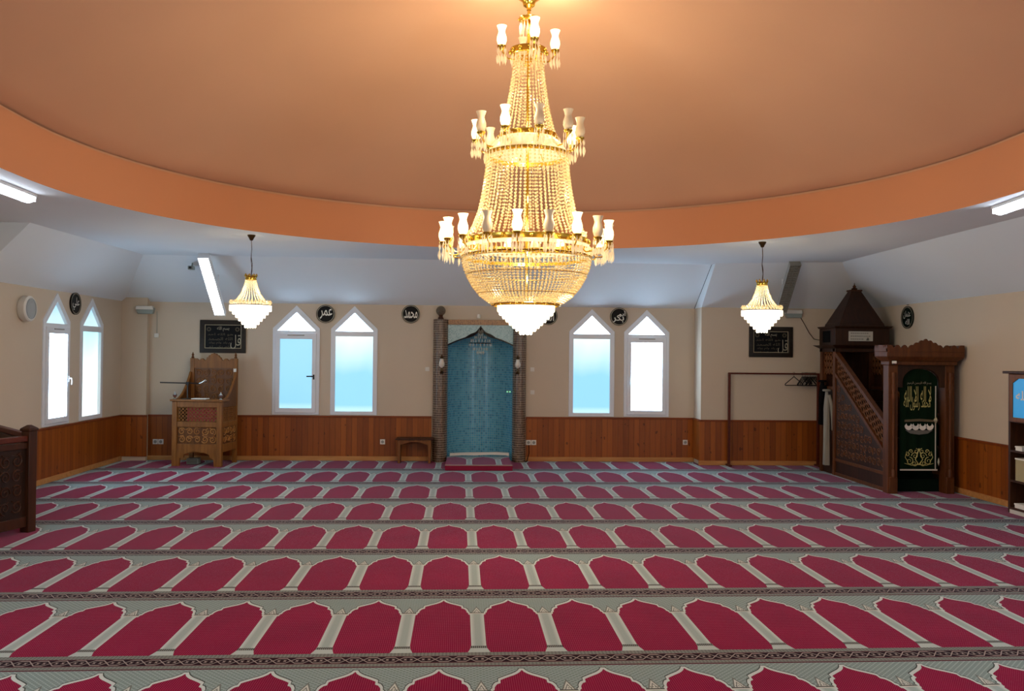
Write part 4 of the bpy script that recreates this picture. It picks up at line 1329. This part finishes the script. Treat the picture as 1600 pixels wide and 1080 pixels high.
# ------------------------------------------------------------------ fluorescent fittings
def batten(x, y, yaw, label):
    t = thing('ceiling_batten', label, 'ceiling lamp', (x, y, ZS), yaw, 'lit ceiling battens')
    MB().box(-.075, .075, -.63, .63, -.03, 0).build('fitting_body', W['pvc'], t, .004)
    poly = [(.07 * math.cos(PI + PI * k / 12), -.03 + .055 * math.sin(PI + PI * k / 12)) for k in range(13)]
    MB().prism(poly, -.61, .61, 'y').build('diffuser', W['tube'], t)
    MB().box(-.07, .07, .61, .625, -.075, -.03).build('end_cap', W['pvc'], t, .004)
    MB().box(-.07, .07, -.625, -.61, -.075, -.03).build('end_cap', W['pvc'], t, .004)
batten(-4.15, 7.75, .03, 'bright ceiling batten light above the carved railing')
batten(5.02, 7.42, -.13, 'bright ceiling batten light above the bookcase')
def louvre(a, b, lit, label):
    a, b = Vector(a), Vector(b)
    L = (b - a).length
    t = thing('louvred_lamp', label, 'ceiling lamp', a, 0, 'sloping louvred lamps near the small pendants')
    d = (b - a).normalized()
    xax = Vector((1, 0, 0)); xax = (xax - d * xax.dot(d)).normalized()
    n = xax.cross(d)            # points down into the room
    if n.z > 0: n = -n
    M = Matrix((xax, d, n)).transposed().to_4x4()
    w = .085
    def B(*args):
        m = MB(); m.M = M; return m.box(*args)
    B(-w, w, 0, L, -.06, -.03).build('fitting_body', W['pvc'] if lit else W['tube_off'], t, .004)
    m = MB(); m.M = M
    m.box(-w, -w + .006, 0, L, -.03, .03); m.box(w - .006, w, 0, L, -.03, .03)
    m.build('side_cheek', W['pvc'] if lit else W['tube_off'], t)
    m = MB(); m.M = M
    for x in (-.04, .04):
        m.cyl((x, .03, -.005), (x, L - .03, -.005), .013, n=8)
    m.build('tube', W['tube_hot'] if lit else W['tube_off'], t)
    B(-w + .008, w - .008, .02, L - .02, -.03, -.028).build('reflector', W['glow_plate'] if lit else W['tube_off'], t)
    m = MB(); m.M = M
    k = 0
    while k * .05 < L - .02:
        m.box(-w + .006, w - .006, .01 + k * .05, .014 + k * .05, -.004, .03); k += 1
    m.box(-.003, .003, 0, L, -.004, .03)
    m.build('louvre', W['pvc'] if lit else W['tube_off'], t)
    B(-w, w, -.006, 0, -.06, .03).build('end_cap', W['pvc'] if lit else W['tube_off'], t)
    # bracket back to the slope
    m = MB()
    q = (b - a) * .75 - n * .06
    m.cyl(q, q + Vector((0, .06, .47 if lit else .40)), .012, n=8)
    m.build('bracket', W['pvc'], t)
W['tube_hot'] = lamp_mat('lit_tube', '#f2f7ff', 12.0)
W['glow_plate'] = lamp_mat('lit_reflector', '#eef4ff', 2.2)
louvre((-3.975, 13.12, 3.235), (-3.965, 14.02, 2.40), True, 'lit white louvred lamp on the slope above the carved seat')
louvre((4.99, 12.93, 3.235), (5.06, 13.72, 2.53), False, 'unlit grey louvred lamp on the slope near the stepped pulpit')
t = thing('security_camera', 'small grey camera on the slope beside the lit louvred lamp', 'camera', (-4.28, 13.55, 3.10))
MB().box(-.04, .04, -.06, .05, -.03, .03).build('camera_body', W['grey_plastic'], t, .008)
MB().cyl((0, -.06, 0), (0, -.075, 0), .02).build('lens', W['black'], t)
MB().cyl((0, .03, .02), (0, .05, .10), .012).build('bracket', W['grey_plastic'], t)

# ------------------------------------------------------------------ light
def point(name, loc, power, color, r=.03):
    l = bpy.data.lights.new(name, 'POINT'); l.energy = power; l.color = color; l.shadow_soft_size = r
    o = bpy.data.objects.new(name, l); COL.objects.link(o); o.location = loc
    return o
WARM = (1.0, .84, .56)
for k, (x, y, z) in enumerate(lamp_spots):
    point('lamp_light', (x, y, z + .16), 4.5 if z > 4 else 8.0, WARM, .03)
for z, p in ((4.25, 1.2), (3.68, 3), (3.2, 3), (2.72, 7), (2.48, 14)):
    point('inner_light', (AX + .03, AY - .03, z), p, (1, .86, .64), .05)
point('inner_light', (AX, AY, 1.90), 40, (1, .86, .66), .08)
for x, y, z in pend:
    point('pendant_light', (x, y, z - .34), 14, (1, .86, .66), .06)
    point('pendant_light', (x, y, z + .18), 5, (1, .86, .66), .03)

w = bpy.data.worlds.new('sky'); scene.world = w; w.use_nodes = True
bg = w.node_tree.nodes['Background']
sky = w.node_tree.nodes.new('ShaderNodeTexSky'); sky.sky_type = 'HOSEK_WILKIE'
w.node_tree.links.new(sky.outputs[0], bg.inputs[0]); bg.inputs[1].default_value = .3

def area(name, loc, rot, sx, sy, power, color):
    l = bpy.data.lights.new(name, 'AREA'); l.shape = 'RECTANGLE'; l.size = sx; l.size_y = sy; l.energy = power; l.color = color
    o = bpy.data.objects.new(name, l); COL.objects.link(o); o.location = loc; o.rotation_euler = rot
    return o
# unseen bluish fill lamps added along both side walls, no windows there
area('rear_fill_light', (XL + .1, 1.5, 1.5), (0, -PI / 2, 0), 1.4, 3.0, 170, (.80, .91, 1))
area('rear_fill_light', (XR - .1, 1.5, 1.5), (0, PI / 2, 0), 1.4, 3.0, 170, (.80, .91, 1))

for x, a in ((-3.6, .5), (4.6, -.5)):
    area('rear_ceiling_fill', (x, 3.2, ZS - .06), (0, 0, a), .14, 1.25, 9, (.93, .96, 1))  # unseen fill lamps added to light the room, no fittings modelled

# ------------------------------------------------------------------ camera
F, PITCH, YAW, ROLL = 1346.55, .0112, .0512, .0099
cam = bpy.data.cameras.new('camera'); cam.sensor_width = 36; cam.sensor_fit = 'HORIZONTAL'; cam.lens = F / 1600 * 36
co = bpy.data.objects.new('camera', cam); COL.objects.link(co)
fw = Vector((math.sin(YAW) * math.cos(PITCH), math.cos(YAW) * math.cos(PITCH), math.sin(PITCH)))
rt = Vector((math.cos(YAW), -math.sin(YAW), 0))
up = rt.cross(fw)
c_, s_ = math.cos(ROLL), math.sin(ROLL)
r2, u2 = rt * c_ + up * s_, up * c_ - rt * s_
m = Matrix((r2, u2, -fw)).transposed().to_4x4(); m.translation = (0, 0, 1.8)
co.matrix_world = m
cam.clip_start = .05
scene.camera = co

scene.cycles.use_denoising = True
try: scene.cycles.denoiser = 'OPENIMAGEDENOISE'
except Exception: pass
scene.cycles.max_bounces = 8; scene.cycles.diffuse_bounces = 4; scene.cycles.glossy_bounces = 3
scene.cycles.transmission_bounces = 6; scene.cycles.transparent_max_bounces = 24
scene.cycles.sample_clamp_indirect = 6.0
scene.view_settings.view_transform = 'Standard'
scene.view_settings.look = 'None'
scene.view_settings.exposure = 0.08
